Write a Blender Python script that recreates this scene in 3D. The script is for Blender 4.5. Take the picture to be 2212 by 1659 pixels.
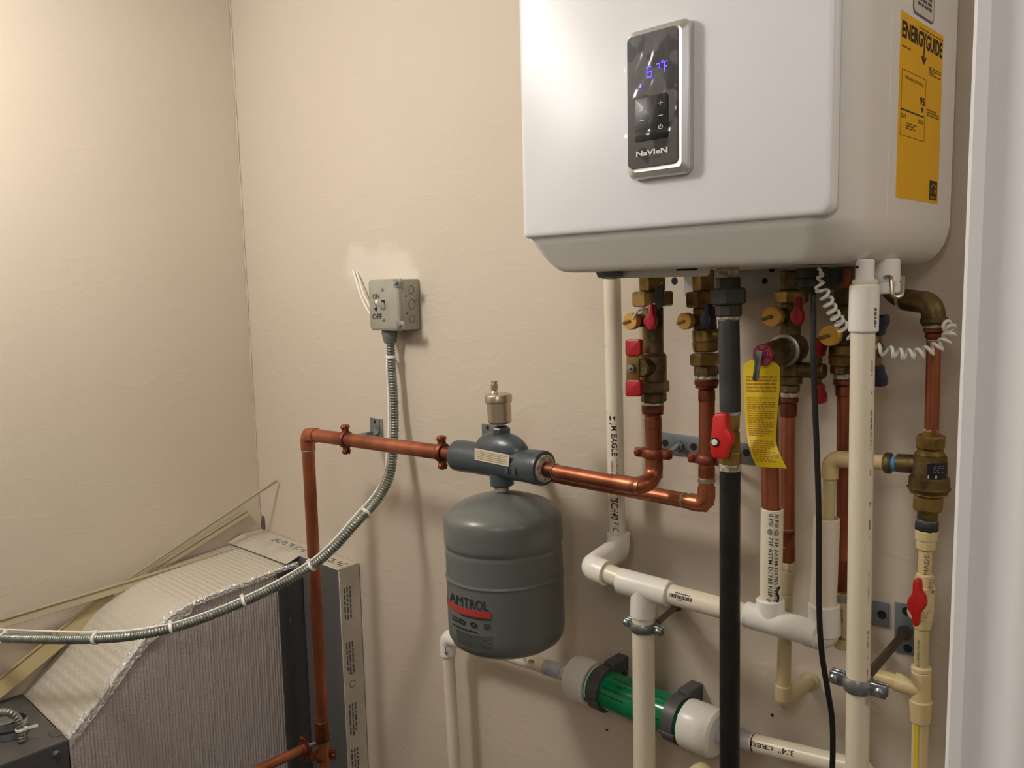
import bpy, bmesh, math, random
from mathutils import Vector, Matrix
V = Vector
random.seed(7)
scene = bpy.context.scene
for o in list(bpy.data.objects): bpy.data.objects.remove(o)
C = scene.collection
# ------------------------------------------------------------------ camera
CAMZ = 1.65
FPX, CX, CY = 1800.0, 1106.0, 829.5
RX = V((0.72300376, 0.0628646, -0.68797791))     # world x axis in camera image axes (right, down, forward)
RY = V((0.6904645, -0.0987632, 0.71659236))
RZ = V((-0.0228986, -0.99312329, -0.11481494))
cam_data = bpy.data.cameras.new('camera'); cam = bpy.data.objects.new('camera', cam_data); C.objects.link(cam)
cam_data.sensor_width = 36.0; cam_data.lens = FPX / 2212 * 36.0; cam_data.clip_start = 0.02
m3 = Matrix(((RX[0], -RX[1], -RX[2]), (RY[0], -RY[1], -RY[2]), (RZ[0], -RZ[1], -RZ[2])))
cam.matrix_world = Matrix.Translation((0, 0, CAMZ)) @ m3.to_4x4()
scene.camera = cam
# ------------------------------------------------------------------ light and exposure
scene.view_settings.view_transform = 'Standard'; scene.view_settings.look = 'None'
scene.view_settings.gamma = 1.0; scene.view_settings.use_curve_mapping = False
scene.view_settings.exposure = 0.16
w = bpy.data.worlds.new('world'); scene.world = w; w.use_nodes = True
w.node_tree.nodes['Background'].inputs[0].default_value = (1.0, 0.93, 0.85, 1)
w.node_tree.nodes['Background'].inputs[1].default_value = 0.03
CEIL = CAMZ + 0.80
def area(name, loc, sx, sy, power, col, rot=(0, 0, 0)):
    l = bpy.data.lights.new(name, 'AREA'); l.shape = 'RECTANGLE'; l.size = sx; l.size_y = sy
    l.energy = power; l.color = col
    o = bpy.data.objects.new(name, l); C.objects.link(o); o.location = loc; o.rotation_euler = rot
    return o
def bulb(name, loc, r, power, col):
    l = bpy.data.lights.new(name, 'POINT'); l.shadow_soft_size = r; l.energy = power; l.color = col
    o = bpy.data.objects.new(name, l); C.objects.link(o); o.location = loc; return o
bulb('closet_ceiling_lamp', (-1.50, 0.10, CEIL - 0.19), 0.12, 27, (1.0, 0.965, 0.925))
bulb('added_flank_lamp', (0.75, 0.74, CEIL - 0.19), 0.10, 6, (1.0, 0.95, 0.89))  # extra lamp, unseen, added to brighten the heater's right flank
bulb('hall_ceiling_lamp', (0.20, -0.78, CEIL - 0.19), 0.15, 13, (0.98, 0.98, 1.0))

# ------------------------------------------------------------------ pixel-to-place helpers (real depth Y in metres)
def ray(px, py):
    c = V((px - CX, py - CY, FPX)); return V((RX.dot(c), RY.dot(c), RZ.dot(c)))
def at(px, py, Y):
    r = ray(px, py); p = r * (Y / r.y); return V((p.x, p.y, p.z + CAMZ))
def atx(px, py, X):
    r = ray(px, py); p = r * (X / r.x); return V((p.x, p.y, p.z + CAMZ))
def atz(px, py, Z):
    r = ray(px, py); p = r * ((Z - CAMZ) / r.z); return V((p.x, p.y, p.z + CAMZ))
def kk(p):                                        # pixels per metre across the view at a place
    q = V((p.x, p.y, p.z - CAMZ)); d = V((-q.y, q.x, 0)).normalized() * 0.01
    def pr(a):
        c = RX * a.x + RY * a.y + RZ * a.z; return V((c.x / c.z, c.y / c.z)) * FPX
    return (pr(q + d) - pr(q)).length / 0.01
def rad(p, wpx): return wpx / 2 / kk(p)

# ------------------------------------------------------------------ mesh builder
class MB:
    def __init__(s): s.v = []; s.f = []
    def add(s, vs, fs):
        n = len(s.v); s.v += [tuple(a) for a in vs]; s.f += [tuple(i + n for i in f) for f in fs]; return s
    def bm(s, b):
        b.verts.index_update(); s.add([v.co.copy() for v in b.verts], [[v.index for v in f.verts] for f in b.faces]); b.free(); return s
def frame(d):
    d = d.normalized(); a = V((0, 0, 1)) if abs(d.z) < 0.9 else V((0, -1, 0))
    x = a.cross(d).normalized(); y = d.cross(x); return x, y, d
def tube(mb, pts, r, n=14, caps=True):
    pts = [V(p) for p in pts]; m = len(pts); rs = r if isinstance(r, (list, tuple)) else [r] * m
    t0 = (pts[1] - pts[0]).normalized(); x, y, _ = frame(t0); rings = []
    for i, p in enumerate(pts):
        t = (pts[min(i + 1, m - 1)] - pts[max(i - 1, 0)]).normalized()
        q = t0.rotation_difference(t); x = q @ x; t0 = t
        x = (x - t * x.dot(t)).normalized(); y = t.cross(x)
        rings.append([p + (x * math.cos(2 * math.pi * j / n) + y * math.sin(2 * math.pi * j / n)) * rs[i] for j in range(n)])
    vs = [v for rg in rings for v in rg]
    fs = [(i * n + j, i * n + (j + 1) % n, (i + 1) * n + (j + 1) % n, (i + 1) * n + j) for i in range(m - 1) for j in range(n)]
    if caps: fs += [tuple(range(n - 1, -1, -1)), tuple((m - 1) * n + j for j in range(n))]
    return mb.add(vs, fs)
def lathe(mb, prof, A, d, n=24, ph=0.0):
    """profile of (radius, distance along d); radius 0 closes to a point"""
    x, y, d = frame(V(d)); A = V(A); vs = []; rows = []
    for r, t in prof:
        c = A + d * t
        if r <= 1e-7: rows.append([len(vs)]); vs.append(c)
        else:
            rows.append(list(range(len(vs), len(vs) + n)))
            vs += [c + (x * math.cos(2 * math.pi * j / n + ph) + y * math.sin(2 * math.pi * j / n + ph)) * r for j in range(n)]
    fs = []
    for a, b in zip(rows, rows[1:]):
        for j in range(n):
            k = (j + 1) % n
            if len(a) == 1 and len(b) == 1: continue
            if len(a) == 1: fs.append((a[0], b[k], b[j]))
            elif len(b) == 1: fs.append((a[j], a[k], b[0]))
            else: fs.append((a[j], a[k], b[k], b[j]))
    return mb.add(vs, fs)
def cyl(mb, A, B, r, n=20, bev=0.0, r2=None, ph=0.0):
    A = V(A); B = V(B); L = (B - A).length; r2 = r if r2 is None else r2; b = min(bev, L * 0.3, r * 0.4, r2 * 0.4)
    if b > 0: pr = [(0, 0), (r - b, 0), (r, b), (r2, L - b), (r2 - b, L), (0, L)]
    else: pr = [(0, 0), (r, 0), (r2, L), (0, L)]
    return lathe(mb, pr, A, B - A, n, ph)
def hexn(mb, A, B, r, ph=0.3, n=6):
    A = V(A); B = V(B); L = (B - A).length; b = min(0.0022, L * 0.25)
    return lathe(mb, [(0, 0), (r * 0.9, 0), (r, b), (r, L - b), (r * 0.9, L), (0, L)], A, B - A, n, ph)
def box(mb, lo, hi, bev=0.0, seg=2, M=None):
    b = bmesh.new(); bmesh.ops.create_cube(b, size=1)
    lo = V(lo); hi = V(hi); c = (lo + hi) / 2; s = hi - lo
    for v in b.verts: v.co = V((v.co.x * s.x + c.x, v.co.y * s.y + c.y, v.co.z * s.z + c.z))
    if bev > 0: bmesh.ops.bevel(b, geom=b.edges[:], offset=bev, segments=seg, affect='EDGES', profile=0.5)
    if M is not None:
        for v in b.verts: v.co = M @ v.co
    return mb.bm(b)
def bar(mb, A, B, wdir, w_, h_, bev=0.0):
    """rectangular bar from A to B, w_ wide along wdir, h_ thick"""
    A = V(A); B = V(B); d = (B - A).normalized(); u = V(wdir); u = (u - d * u.dot(d)).normalized(); q = d.cross(u)
    M = Matrix(((d.x, u.x, q.x, A.x), (d.y, u.y, q.y, A.y), (d.z, u.z, q.z, A.z), (0, 0, 0, 1)))
    return box(mb, (0, -w_ / 2, -h_ / 2), ((B - A).length, w_ / 2, h_ / 2), bev, 1, M)
def prism(mb, pts, off, bev=0.0):
    """extrude polygon pts by vector off"""
    b = bmesh.new(); vs = [b.verts.new(V(p)) for p in pts]; f = b.faces.new(vs)
    r = bmesh.ops.extrude_face_region(b, geom=[f])
    for e in r['geom']:
        if isinstance(e, bmesh.types.BMVert): e.co += V(off)
    bmesh.ops.recalc_face_normals(b, faces=b.faces[:])
    if bev > 0: bmesh.ops.bevel(b, geom=b.edges[:], offset=bev, segments=2, affect='EDGES', profile=0.5)
    return mb.bm(b)
def prism_px(mb, pp, Y, th, bev=0.0): return prism(mb, [at(x, y, Y) for x, y in pp], (0, th, 0), bev)
def fillet(pts, r, n=8):
    pts = [V(p) for p in pts]; out = [pts[0]]
    for a, b, c in zip(pts, pts[1:], pts[2:]):
        u = (a - b); v = (c - b); R = min(r, u.length * 0.49, v.length * 0.49); u.normalize(); v.normalize()
        p0 = b + u * R; p2 = b + v * R
        ang = u.angle(v); h = math.tan(ang / 2) * R; bis = (u + v).normalized(); cen = b + bis * (R / math.cos(ang / 2)) if ang < 3.1 else None
        for i in range(n + 1):
            t = i / n
            if cen is None: out.append(p0.lerp(p2, t)); continue
            d0 = p0 - cen; d2 = p2 - cen; th = d0.angle(d2)
            out.append(cen + (d0 * math.sin((1 - t) * th) + d2 * math.sin(t * th)) / max(math.sin(th), 1e-6))
    out.append(pts[-1]); return out
def smooth_path(pts, n=10):
    pts = [V(p) for p in pts]; q = [pts[0] * 2 - pts[1]] + pts + [pts[-1] * 2 - pts[-2]]; out = []
    for i in range(1, len(q) - 2):
        a, b, c, d = q[i - 1:i + 3]
        for j in range(n):
            t = j / n
            out.append(0.5 * ((2 * b) + (c - a) * t + (2 * a - 5 * b + 4 * c - d) * t * t + (3 * b - 3 * c + d - a) * t ** 3))
    out.append(pts[-1]); return out
def resample(pts, step):
    out = [pts[0].copy()]; acc = 0.0
    for a, b in zip(pts, pts[1:]):
        L = (b - a).length; t = step - acc
        while t <= L: out.append(a.lerp(b, t / L)); t += step
        acc = L - (t - step)
    return out
def rrect(x0, x1, y0, y1, r, n=6):
    rs = r if isinstance(r, (list, tuple)) else [r] * 4; out = []
    for (cx, cy, a0), q in zip(((x1, y1, 0), (x0, y1, 90), (x0, y0, 180), (x1, y0, 270)), rs):
        sx = -1 if cx == x1 else 1; sy = -1 if cy == y1 else 1
        for i in range(n + 1):
            a = math.radians(a0 + 90 * i / n); out.append((cx + sx * q + q * math.cos(a), cy + sy * q + q * math.sin(a)))
    return out

# ------------------------------------------------------------------ objects
def obj(name, mb, mat, parent=None, smooth=True, ang=38):
    me = bpy.data.meshes.new(name); me.from_pydata(mb.v, [], mb.f); me.update()
    b = bmesh.new(); b.from_mesh(me); bmesh.ops.recalc_face_normals(b, faces=b.faces[:]); b.to_mesh(me); b.free()
    if smooth:
        me.polygons.foreach_set('use_smooth', [True] * len(me.polygons)); me.set_sharp_from_angle(angle=math.radians(ang))
    me.materials.append(mat); o = bpy.data.objects.new(name, me); C.objects.link(o)
    if parent is not None:
        o.parent = parent
        if parent.type == 'EMPTY': o.matrix_parent_inverse = Matrix.Translation(-parent.location)
    return o
def thing(name, label, cat, loc, group=None):
    o = bpy.data.objects.new(name, None); C.objects.link(o); o.location = V(loc); o.empty_display_size = 0.02
    o['label'] = label; o['category'] = cat
    if group: o['group'] = group
    return o
def tag(o, label, cat, group=None):
    o['label'] = label; o['category'] = cat
    if group: o['group'] = group
    return o
def struct(name, mb, mat, parent=None, smooth=False):
    o = obj(name, mb, mat, parent, smooth); o['kind'] = 'structure'; return o

# ------------------------------------------------------------------ materials
def lin(c): return tuple((x / 255 / 12.92) if x / 255 <= 0.04045 else ((x / 255 + 0.055) / 1.055) ** 2.4 for x in c) + (1,)
def mat(name, c, rough=0.5, metal=0.0, c2=None, scale=8.0, bump=0.0, bscale=60.0, spec=0.5, detail=4, coat=0.0, lo=0.4, hi=0.65, stretch=(1, 1, 1), rvar=0.0, trans=0.0, emit=None, est=1.0, sss=0.0):
    m = bpy.data.materials.new(name); m.use_nodes = True; nt = m.node_tree; N = nt.nodes; L = nt.links
    p = N['Principled BSDF']; p.inputs['Base Color'].default_value = lin(c); p.inputs['Roughness'].default_value = rough
    p.inputs['Metallic'].default_value = metal; p.inputs['Specular IOR Level'].default_value = spec; p.inputs['Coat Weight'].default_value = coat
    p.inputs['Coat Roughness'].default_value = 0.08; p.inputs['Transmission Weight'].default_value = trans
    tc = N.new('ShaderNodeTexCoord'); mp = N.new('ShaderNodeMapping'); mp.inputs['Scale'].default_value = stretch
    L.new(tc.outputs['Object'], mp.inputs['Vector'])
    if c2 is not None or rvar:
        nz = N.new('ShaderNodeTexNoise'); nz.inputs['Scale'].default_value = scale; nz.inputs['Detail'].default_value = detail
        L.new(mp.outputs[0], nz.inputs['Vector'])
        rp = N.new('ShaderNodeValToRGB'); rp.color_ramp.elements[0].position = lo; rp.color_ramp.elements[1].position = hi
        L.new(nz.outputs['Fac'], rp.inputs[0])
        if c2 is not None:
            rp.color_ramp.elements[0].color = lin(c); rp.color_ramp.elements[1].color = lin(c2); L.new(rp.outputs[0], p.inputs['Base Color'])
        if rvar:
            mr = N.new('ShaderNodeMapRange'); mr.inputs[3].default_value = max(rough - rvar, 0.02); mr.inputs[4].default_value = rough + rvar
            L.new(nz.outputs['Fac'], mr.inputs[0]); L.new(mr.outputs[0], p.inputs['Roughness'])
    if bump:
        nb = N.new('ShaderNodeTexNoise'); nb.inputs['Scale'].default_value = bscale; nb.inputs['Detail'].default_value = 5
        L.new(mp.outputs[0], nb.inputs['Vector'])
        bp = N.new('ShaderNodeBump'); bp.inputs['Strength'].default_value = bump; bp.inputs['Distance'].default_value = 0.002
        L.new(nb.outputs['Fac'], bp.inputs['Height']); L.new(bp.outputs[0], p.inputs['Normal'])
    if emit:
        p.inputs['Emission Color'].default_value = lin(emit); p.inputs['Emission Strength'].default_value = est
    return m
COPPER = mat('copper', (186, 116, 84), 0.4, 0.85, (136, 78, 56), 14, 0.06, 120, stretch=(1, 1, 0.35), rvar=0.12)
COPPER_DARK = mat('tarnished_copper', (150, 88, 62), 0.42, 0.85, (98, 58, 44), 22, 0.1, 120, rvar=0.1)
COPPER_PAINT = mat('copper_plated', (150, 84, 62), 0.5, 0.7, (116, 62, 46), 40, 0.1, 150)
BRASS = mat('aged_brass', (160, 132, 74), 0.4, 0.75, (114, 93, 52), 40, 0.15, 180, rvar=0.1)
BRASS_DARK = mat('dark_bronze', (122, 104, 66), 0.46, 0.7, (84, 71, 46), 40, 0.35, 220, rvar=0.1)
BRASS_BRIGHT = mat('bright_brass', (226, 178, 96), 0.38, 0.55, (206, 156, 78), 30, 0.03, 200)
SOLDER = mat('solder', (176, 170, 158), 0.4, 0.8)
TAPE_WHITE = mat('thread_seal_tape', (205, 198, 180), 0.75, 0, (130, 118, 98), 160, 0.6, 300)
PVC = mat('white_pvc', (232, 225, 206), 0.32, 0, (225, 216, 192), 5, 0.02, 60)
PVC_FIT = mat('white_pvc_fitting', (238, 236, 228), 0.3, 0, None, 5, 0.03, 90)
PVC_GREY = mat('primer_tinted_pvc', (196, 198, 206), 0.35, 0, (170, 174, 188), 30)
CPVC = mat('cream_cpvc', (226, 208, 160), 0.33, 0, (216, 194, 140), 8, 0.02, 60)
CPVC_YEL = mat('glue_stained_cpvc', (214, 196, 132), 0.36, 0, (200, 186, 140), 12)
CPVC_PALE = mat('pale_cpvc', (190, 176, 142), 0.35, 0, (202, 184, 140), 10)
STRIPE_YEL = mat('yellow_stripe', (228, 196, 50), 0.4)
IRON = mat('grey_black_iron', (58, 60, 60), 0.5, 0.3, (72, 74, 72), 18, 0.12, 200)
IRON_BLACK = mat('black_coated_iron', (20, 20, 20), 0.42, 0.0, (32, 32, 31), 40, 0.08, 160)
RED = mat('red_vinyl', (206, 36, 36), 0.38, 0, (190, 28, 34), 20)
RED_DARK = mat('dark_red_vinyl', (170, 32, 44), 0.4)
BLUE = mat('blue_vinyl', (30, 42, 72), 0.42)
BLUE_DARK = mat('navy_plastic', (26, 32, 62), 0.4)
STEEL = mat('zinc_steel', (170, 176, 178), 0.34, 0.85, (130, 138, 142), 30, 0.1, 150, rvar=0.1)
STEEL_PLATE = mat('galvanised_plate', (128, 134, 136), 0.5, 0.55, (112, 120, 124), 30, 0.1, 120)
PLATE_BLUE = mat('blue_grey_plate', (118, 130, 138), 0.5, 0.4)
ROD_DARK = mat('dark_rod', (84, 72, 62), 0.5, 0.5)
HOLE = mat('hole_dark', (22, 20, 18), 0.8)
BLACK = mat('black_rubber', (16, 16, 17), 0.5)
INK = mat('black_ink', (34, 33, 36), 0.6)
INK_GREY = mat('grey_ink', (92, 90, 90), 0.6)
WHITE_PAINT = mat('white_ink', (225, 225, 222), 0.5)
WHITE_PLASTIC = mat('white_plastic', (236, 234, 226), 0.4)
HEATER = mat('heater_white', (232, 233, 236), 0.34, 0, None, 5, 0.012, 300, spec=0.3)
HEATER_SIDE = mat('heater_side_white', (236, 234, 230), 0.4, 0, None, 5, 0.012, 300, spec=0.3)
SHEET = mat('white_sheet_metal', (205, 207, 206), 0.45, 0.2)
GREY_SHEET = mat('grey_sheet_metal', (176, 178, 178), 0.45, 0.3, (164, 166, 168), 30)
TANK = mat('grey_tank_enamel', (106, 110, 106), 0.3, 0, (99, 104, 101), 6, 0.03, 260, spec=0.45)
SEP = mat('blue_grey_enamel', (70, 78, 84), 0.3, 0, (63, 71, 76), 20, 0.2, 160)
NICKEL = mat('nickel', (196, 184, 164), 0.33, 0.9, (176, 164, 144), 30, stretch=(1, 1, 0.1), rvar=0.06)
PAPER = mat('cream_paper', (214, 202, 178), 0.6)
YELLOW = mat('yellow_label', (238, 182, 30), 0.55, 0, None)
YELLOW_TAG = mat('yellow_card', (236, 208, 30), 0.5, 0, (226, 196, 24), 12)
TAG_INK = mat('orange_brown_ink', (186, 130, 30), 0.6)
GREEN = mat('green_clear_tube', (10, 122, 74), 0.15, 0, (14, 134, 82), 10, spec=0.5)
GREEN_INK = mat('dark_green_ink', (2, 26, 20), 0.4)
CLIP_GREY = mat('dark_grey_plastic', (84, 82, 82), 0.45, 0, None, 5, 0.05, 80)
DUCT_GREY = mat('dark_grey_board', (98, 98, 98), 0.6, 0.1)
TAPE_FOIL = mat('printed_foil_tape', (206, 200, 188), 0.45, 0.15, (190, 184, 172), 14, 0.1, 40)
CABINET = mat('charcoal_cabinet', (66, 66, 70), 0.5, 0.1, (74, 72, 74), 20, 0.1, 300)
CABINET_TOP = mat('charcoal_cabinet_top', (94, 90, 88), 0.5, 0.1, (84, 81, 80), 20, 0.1, 300)
GALV = mat('galvanised_conduit', (156, 162, 156), 0.36, 0.75, (124, 130, 124), 60, rvar=0.1)
BOXGREY = mat('galvanised_box', (168, 168, 156), 0.45, 0.35, (158, 158, 146), 14, 0.04, 90, rvar=0.08)
STICK = mat('pale_trim_strip', (176, 166, 136), 0.45, 0, (164, 153, 122), 6, 0.03, 50, stretch=(1, 1, 1))
STICK_Y = mat('yellow_trim_strip', (176, 160, 118), 0.45, 0, (164, 148, 106), 6)
TRIM = mat('white_casing_paint', (236, 236, 238), 0.4, 0, None, 5, 0.02, 40)
BEZEL = mat('silver_bezel', (196, 196, 194), 0.3, 0.7)
KEYPAD = mat('keypad_black', (20, 20, 21), 0.35)
GLASS_DARK = mat('display_glass', (34, 33, 33), 0.3, 0, (84, 81, 80), 38, 0.0, 60, lo=0.42, hi=0.47, detail=1.5, spec=0.4)
LED = mat('blue_led', (40, 30, 255), 0.4, emit=(52, 36, 255), est=9.0)
LED_DIM = mat('blue_led_glow', (30, 20, 120), 0.4, emit=(40, 20, 255), est=0.25)
BLUE_TAPE = mat('blue_pipe_tape', (86, 140, 196), 0.5)
STICKER = mat('white_sticker', (214, 208, 196), 0.45)
SHADE_GLASS = mat('lamp_diffuser', (250, 240, 224), 0.4, emit=(255, 226, 190), est=1.0)

def wall_material(name, c, c2):
    m = bpy.data.materials.new(name); m.use_nodes = True; nt = m.node_tree; N = nt.nodes; L = nt.links
    p = N['Principled BSDF']; p.inputs['Roughness'].default_value = 0.7; p.inputs['Specular IOR Level'].default_value = 0.3
    tc = N.new('ShaderNodeTexCoord')
    n1 = N.new('ShaderNodeTexNoise'); n1.inputs['Scale'].default_value = 2.5; n1.inputs['Detail'].default_value = 5; L.new(tc.outputs['Object'], n1.inputs['Vector'])
    mx = N.new('ShaderNodeMix'); mx.data_type = 'RGBA'; mx.inputs['A'].default_value = lin(c); mx.inputs['B'].default_value = lin(c2)
    L.new(n1.outputs['Fac'], mx.inputs['Factor'])
    # pale patch of unpainted filler beside the switch box
    pc = at(815, 590, 1.175)
    geo = N.new('ShaderNodeNewGeometry'); vs = N.new('ShaderNodeVectorMath'); vs.operation = 'SUBTRACT'; vs.inputs[1].default_value = pc
    L.new(geo.outputs['Position'], vs.inputs[0])
    vm = N.new('ShaderNodeVectorMath'); vm.operation = 'MULTIPLY'; vm.inputs[1].default_value = (1 / 0.16, 1 / 0.05, 1 / 0.085); L.new(vs.outputs[0], vm.inputs[0])
    ln = N.new('ShaderNodeVectorMath'); ln.operation = 'LENGTH'; L.new(vm.outputs[0], ln.inputs[0])
    n3 = N.new('ShaderNodeTexNoise'); n3.inputs['Scale'].default_value = 14; n3.inputs['Detail'].default_value = 3; L.new(tc.outputs['Object'], n3.inputs['Vector'])
    ad = N.new('ShaderNodeMath'); ad.operation = 'MULTIPLY_ADD'; ad.inputs[1].default_value = 1.1; L.new(n3.outputs['Fac'], ad.inputs[0]); L.new(ln.outputs['Value'], ad.inputs[2])
    mr = N.new('ShaderNodeMapRange'); mr.inputs[1].default_value = 1.15; mr.inputs[2].default_value = 1.5; mr.inputs[3].default_value = 0.75; mr.inputs[4].default_value = 0.0; L.new(ad.outputs[0], mr.inputs[0])
    m2 = N.new('ShaderNodeMix'); m2.data_type = 'RGBA'; m2.inputs['B'].default_value = lin((220, 212, 198)); L.new(mr.outputs[0], m2.inputs['Factor']); L.new(mx.outputs['Result'], m2.inputs['A'])
    L.new(m2.outputs['Result'], p.inputs['Base Color'])
    # skip-trowel relief: broad patches and slanting trowel strokes
    mp = N.new('ShaderNodeMapping'); mp.inputs['Rotation'].default_value = (0, 0.7, 0); mp.inputs['Scale'].default_value = (8, 8, 15); L.new(tc.outputs['Object'], mp.inputs['Vector'])
    n2 = N.new('ShaderNodeTexNoise'); n2.inputs['Scale'].default_value = 1.6; n2.inputs['Detail'].default_value = 6; n2.inputs['Distortion'].default_value = 1.2; L.new(mp.outputs[0], n2.inputs['Vector'])
    r2 = N.new('ShaderNodeValToRGB'); r2.color_ramp.elements[0].position = 0.5; r2.color_ramp.elements[1].position = 0.68; L.new(n2.outputs['Fac'], r2.inputs[0])
    n4 = N.new('ShaderNodeTexNoise'); n4.inputs['Scale'].default_value = 70; n4.inputs['Detail'].default_value = 4; L.new(tc.outputs['Object'], n4.inputs['Vector'])
    a2 = N.new('ShaderNodeMath'); a2.operation = 'MULTIPLY_ADD'; a2.inputs[1].default_value = 0.5; L.new(n4.outputs['Fac'], a2.inputs[0]); L.new(r2.outputs[0], a2.inputs[2])
    bp = N.new('ShaderNodeBump'); bp.inputs['Strength'].default_value = 0.15; bp.inputs['Distance'].default_value = 0.0028
    L.new(a2.outputs[0], bp.inputs['Height']); L.new(bp.outputs[0], p.inputs['Normal'])
    return m
WALL = wall_material('beige_plaster', (208, 197, 181), (201, 189, 172))
CEILM = mat('ceiling_paint', (226, 216, 200), 0.8)
FLOORM = mat('grey_concrete', (84, 78, 72), 0.7, 0, (70, 66, 62), 3, 0.2, 30)

def foil_material(name, base, rough, ribs):
    m = bpy.data.materials.new(name); m.use_nodes = True; nt = m.node_tree; N = nt.nodes; L = nt.links
    p = N['Principled BSDF']; p.inputs['Base Color'].default_value = lin(base); p.inputs['Metallic'].default_value = 0.45; p.inputs['Roughness'].default_value = rough
    tc = N.new('ShaderNodeTexCoord')
    mp = N.new('ShaderNodeMapping'); mp.inputs['Scale'].default_value = (1, 0.4 if ribs else 1, 1); L.new(tc.outputs['Object'], mp.inputs['Vector'])
    n = N.new('ShaderNodeTexNoise'); n.inputs['Scale'].default_value = 220; n.inputs['Detail'].default_value = 4; L.new(mp.outputs[0], n.inputs['Vector'])
    n2 = N.new('ShaderNodeTexNoise'); n2.inputs['Scale'].default_value = 30; n2.inputs['Detail'].default_value = 2; L.new(tc.outputs['Object'], n2.inputs['Vector'])
    ad = N.new('ShaderNodeMath'); ad.operation = 'MULTIPLY_ADD'; ad.inputs[1].default_value = 0.8; L.new(n2.outputs['Fac'], ad.inputs[0]); L.new(n.outputs['Fac'], ad.inputs[2])
    bp = N.new('ShaderNodeBump'); bp.inputs['Strength'].default_value = 0.8; bp.inputs['Distance'].default_value = 0.002; L.new(ad.outputs[0], bp.inputs['Height']); L.new(bp.outputs[0], p.inputs['Normal'])
    return m
FOIL = foil_material('bubble_foil', (212, 206, 205), 0.28, True)
FOIL_TOP = foil_material('bubble_foil_top', (224, 220, 208), 0.45, False)
FOIL_TAPE = foil_material('crinkled_foil_tape', (236, 236, 234), 0.12, False)

def film_material():
    m = bpy.data.materials.new('clear_film'); m.use_nodes = True; nt = m.node_tree; N = nt.nodes; L = nt.links
    out = N['Material Output']; N.remove(N['Principled BSDF'])
    t = N.new('ShaderNodeBsdfTransparent'); g = N.new('ShaderNodeBsdfGlossy'); g.inputs['Roughness'].default_value = 0.12
    mx = N.new('ShaderNodeMixShader'); mx.inputs[0].default_value = 0.022
    L.new(t.outputs[0], mx.inputs[1]); L.new(g.outputs[0], mx.inputs[2]); L.new(mx.outputs[0], out.inputs[0])
    return m
FILM = film_material()

# ------------------------------------------------------------------ printing on surfaces
def text2d(s, bold=0.0, ital=0.0):
    cu = bpy.data.curves.new('t', 'FONT'); cu.body = s; cu.size = 1; cu.resolution_u = 2; cu.offset = bold; cu.shear = ital
    o = bpy.data.objects.new('t', cu); C.objects.link(o); bpy.context.view_layer.update()
    me = bpy.data.meshes.new_from_object(o.evaluated_get(bpy.context.evaluated_depsgraph_get()))
    vs = [(v.co.x, v.co.y) for v in me.vertices]; fs = [tuple(p.vertices) for p in me.polygons]
    bpy.data.objects.remove(o); bpy.data.curves.remove(cu); bpy.data.meshes.remove(me)
    if not vs: return [], [], 1
    x0 = min(v[0] for v in vs); x1 = max(v[0] for v in vs); y0 = min(v[1] for v in vs); y1 = max(v[1] for v in vs)
    return [((a - x0) / (x1 - x0), (b - y0) / (y1 - y0)) for a, b in vs], fs, (x1 - x0) / (y1 - y0)
def put_text(mb, s, S, u0, u1, v0, v1, bold=0.0, ital=0.0):
    vs, fs, _ = text2d(s, bold, ital)
    return mb.add([S(u0 + a * (u1 - u0), v0 + b * (v1 - v0)) for a, b in vs], fs)
def quad(mb, S, u0, u1, v0, v1, n=1):
    vs = [S(u0 + (u1 - u0) * i / n, v) for i in range(n + 1) for v in (v0, v1)]
    return mb.add(vs, [(2 * i, 2 * i + 2, 2 * i + 3, 2 * i + 1) for i in range(n)])
def lines(mb, S, u0, u1, v0, v1, rows, fill=0.5, word=(0.04, 0.14), gap=0.02):
    for r in range(rows):
        vc = v1 + (v0 - v1) * (r + 0.5) / rows; h = abs(v1 - v0) / rows * fill / 2; u = u0
        end = u1 if random.random() < 0.75 else u0 + (u1 - u0) * random.uniform(0.5, 0.95)
        while u < end:
            wd = random.uniform(*word); quad(mb, S, u, min(u + wd, end), vc - h, vc + h); u += wd + gap
    return mb
def Squad(TL, TR, BR, BL, off=V((0, 0, 0))):
    def S(u, v): return (TL.lerp(TR, u)).lerp(BL.lerp(BR, u), 1 - v) + off
    return S
UPV = V((0, 0, 1))
def Scyl(A, B, r, flip=False):
    """u runs along the axis A->B, v is sine of the angle to the right of the line of sight (-1..1)"""
    A = V(A); B = V(B); d = (B - A).normalized(); M = (A + B) / 2; to = V((0, 0, CAMZ)) - M; to = (to - d * to.dot(d)).normalized()
    side = UPV.cross(to).normalized() if abs(d.z) > 0.7 else d.cross(to)
    if flip: side = -side
    def S(u, v): a = math.asin(max(-0.999, min(0.999, v))); return A.lerp(B, u) + (to * math.cos(a) + side * math.sin(a)) * (r + 0.0004)
    return S

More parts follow.
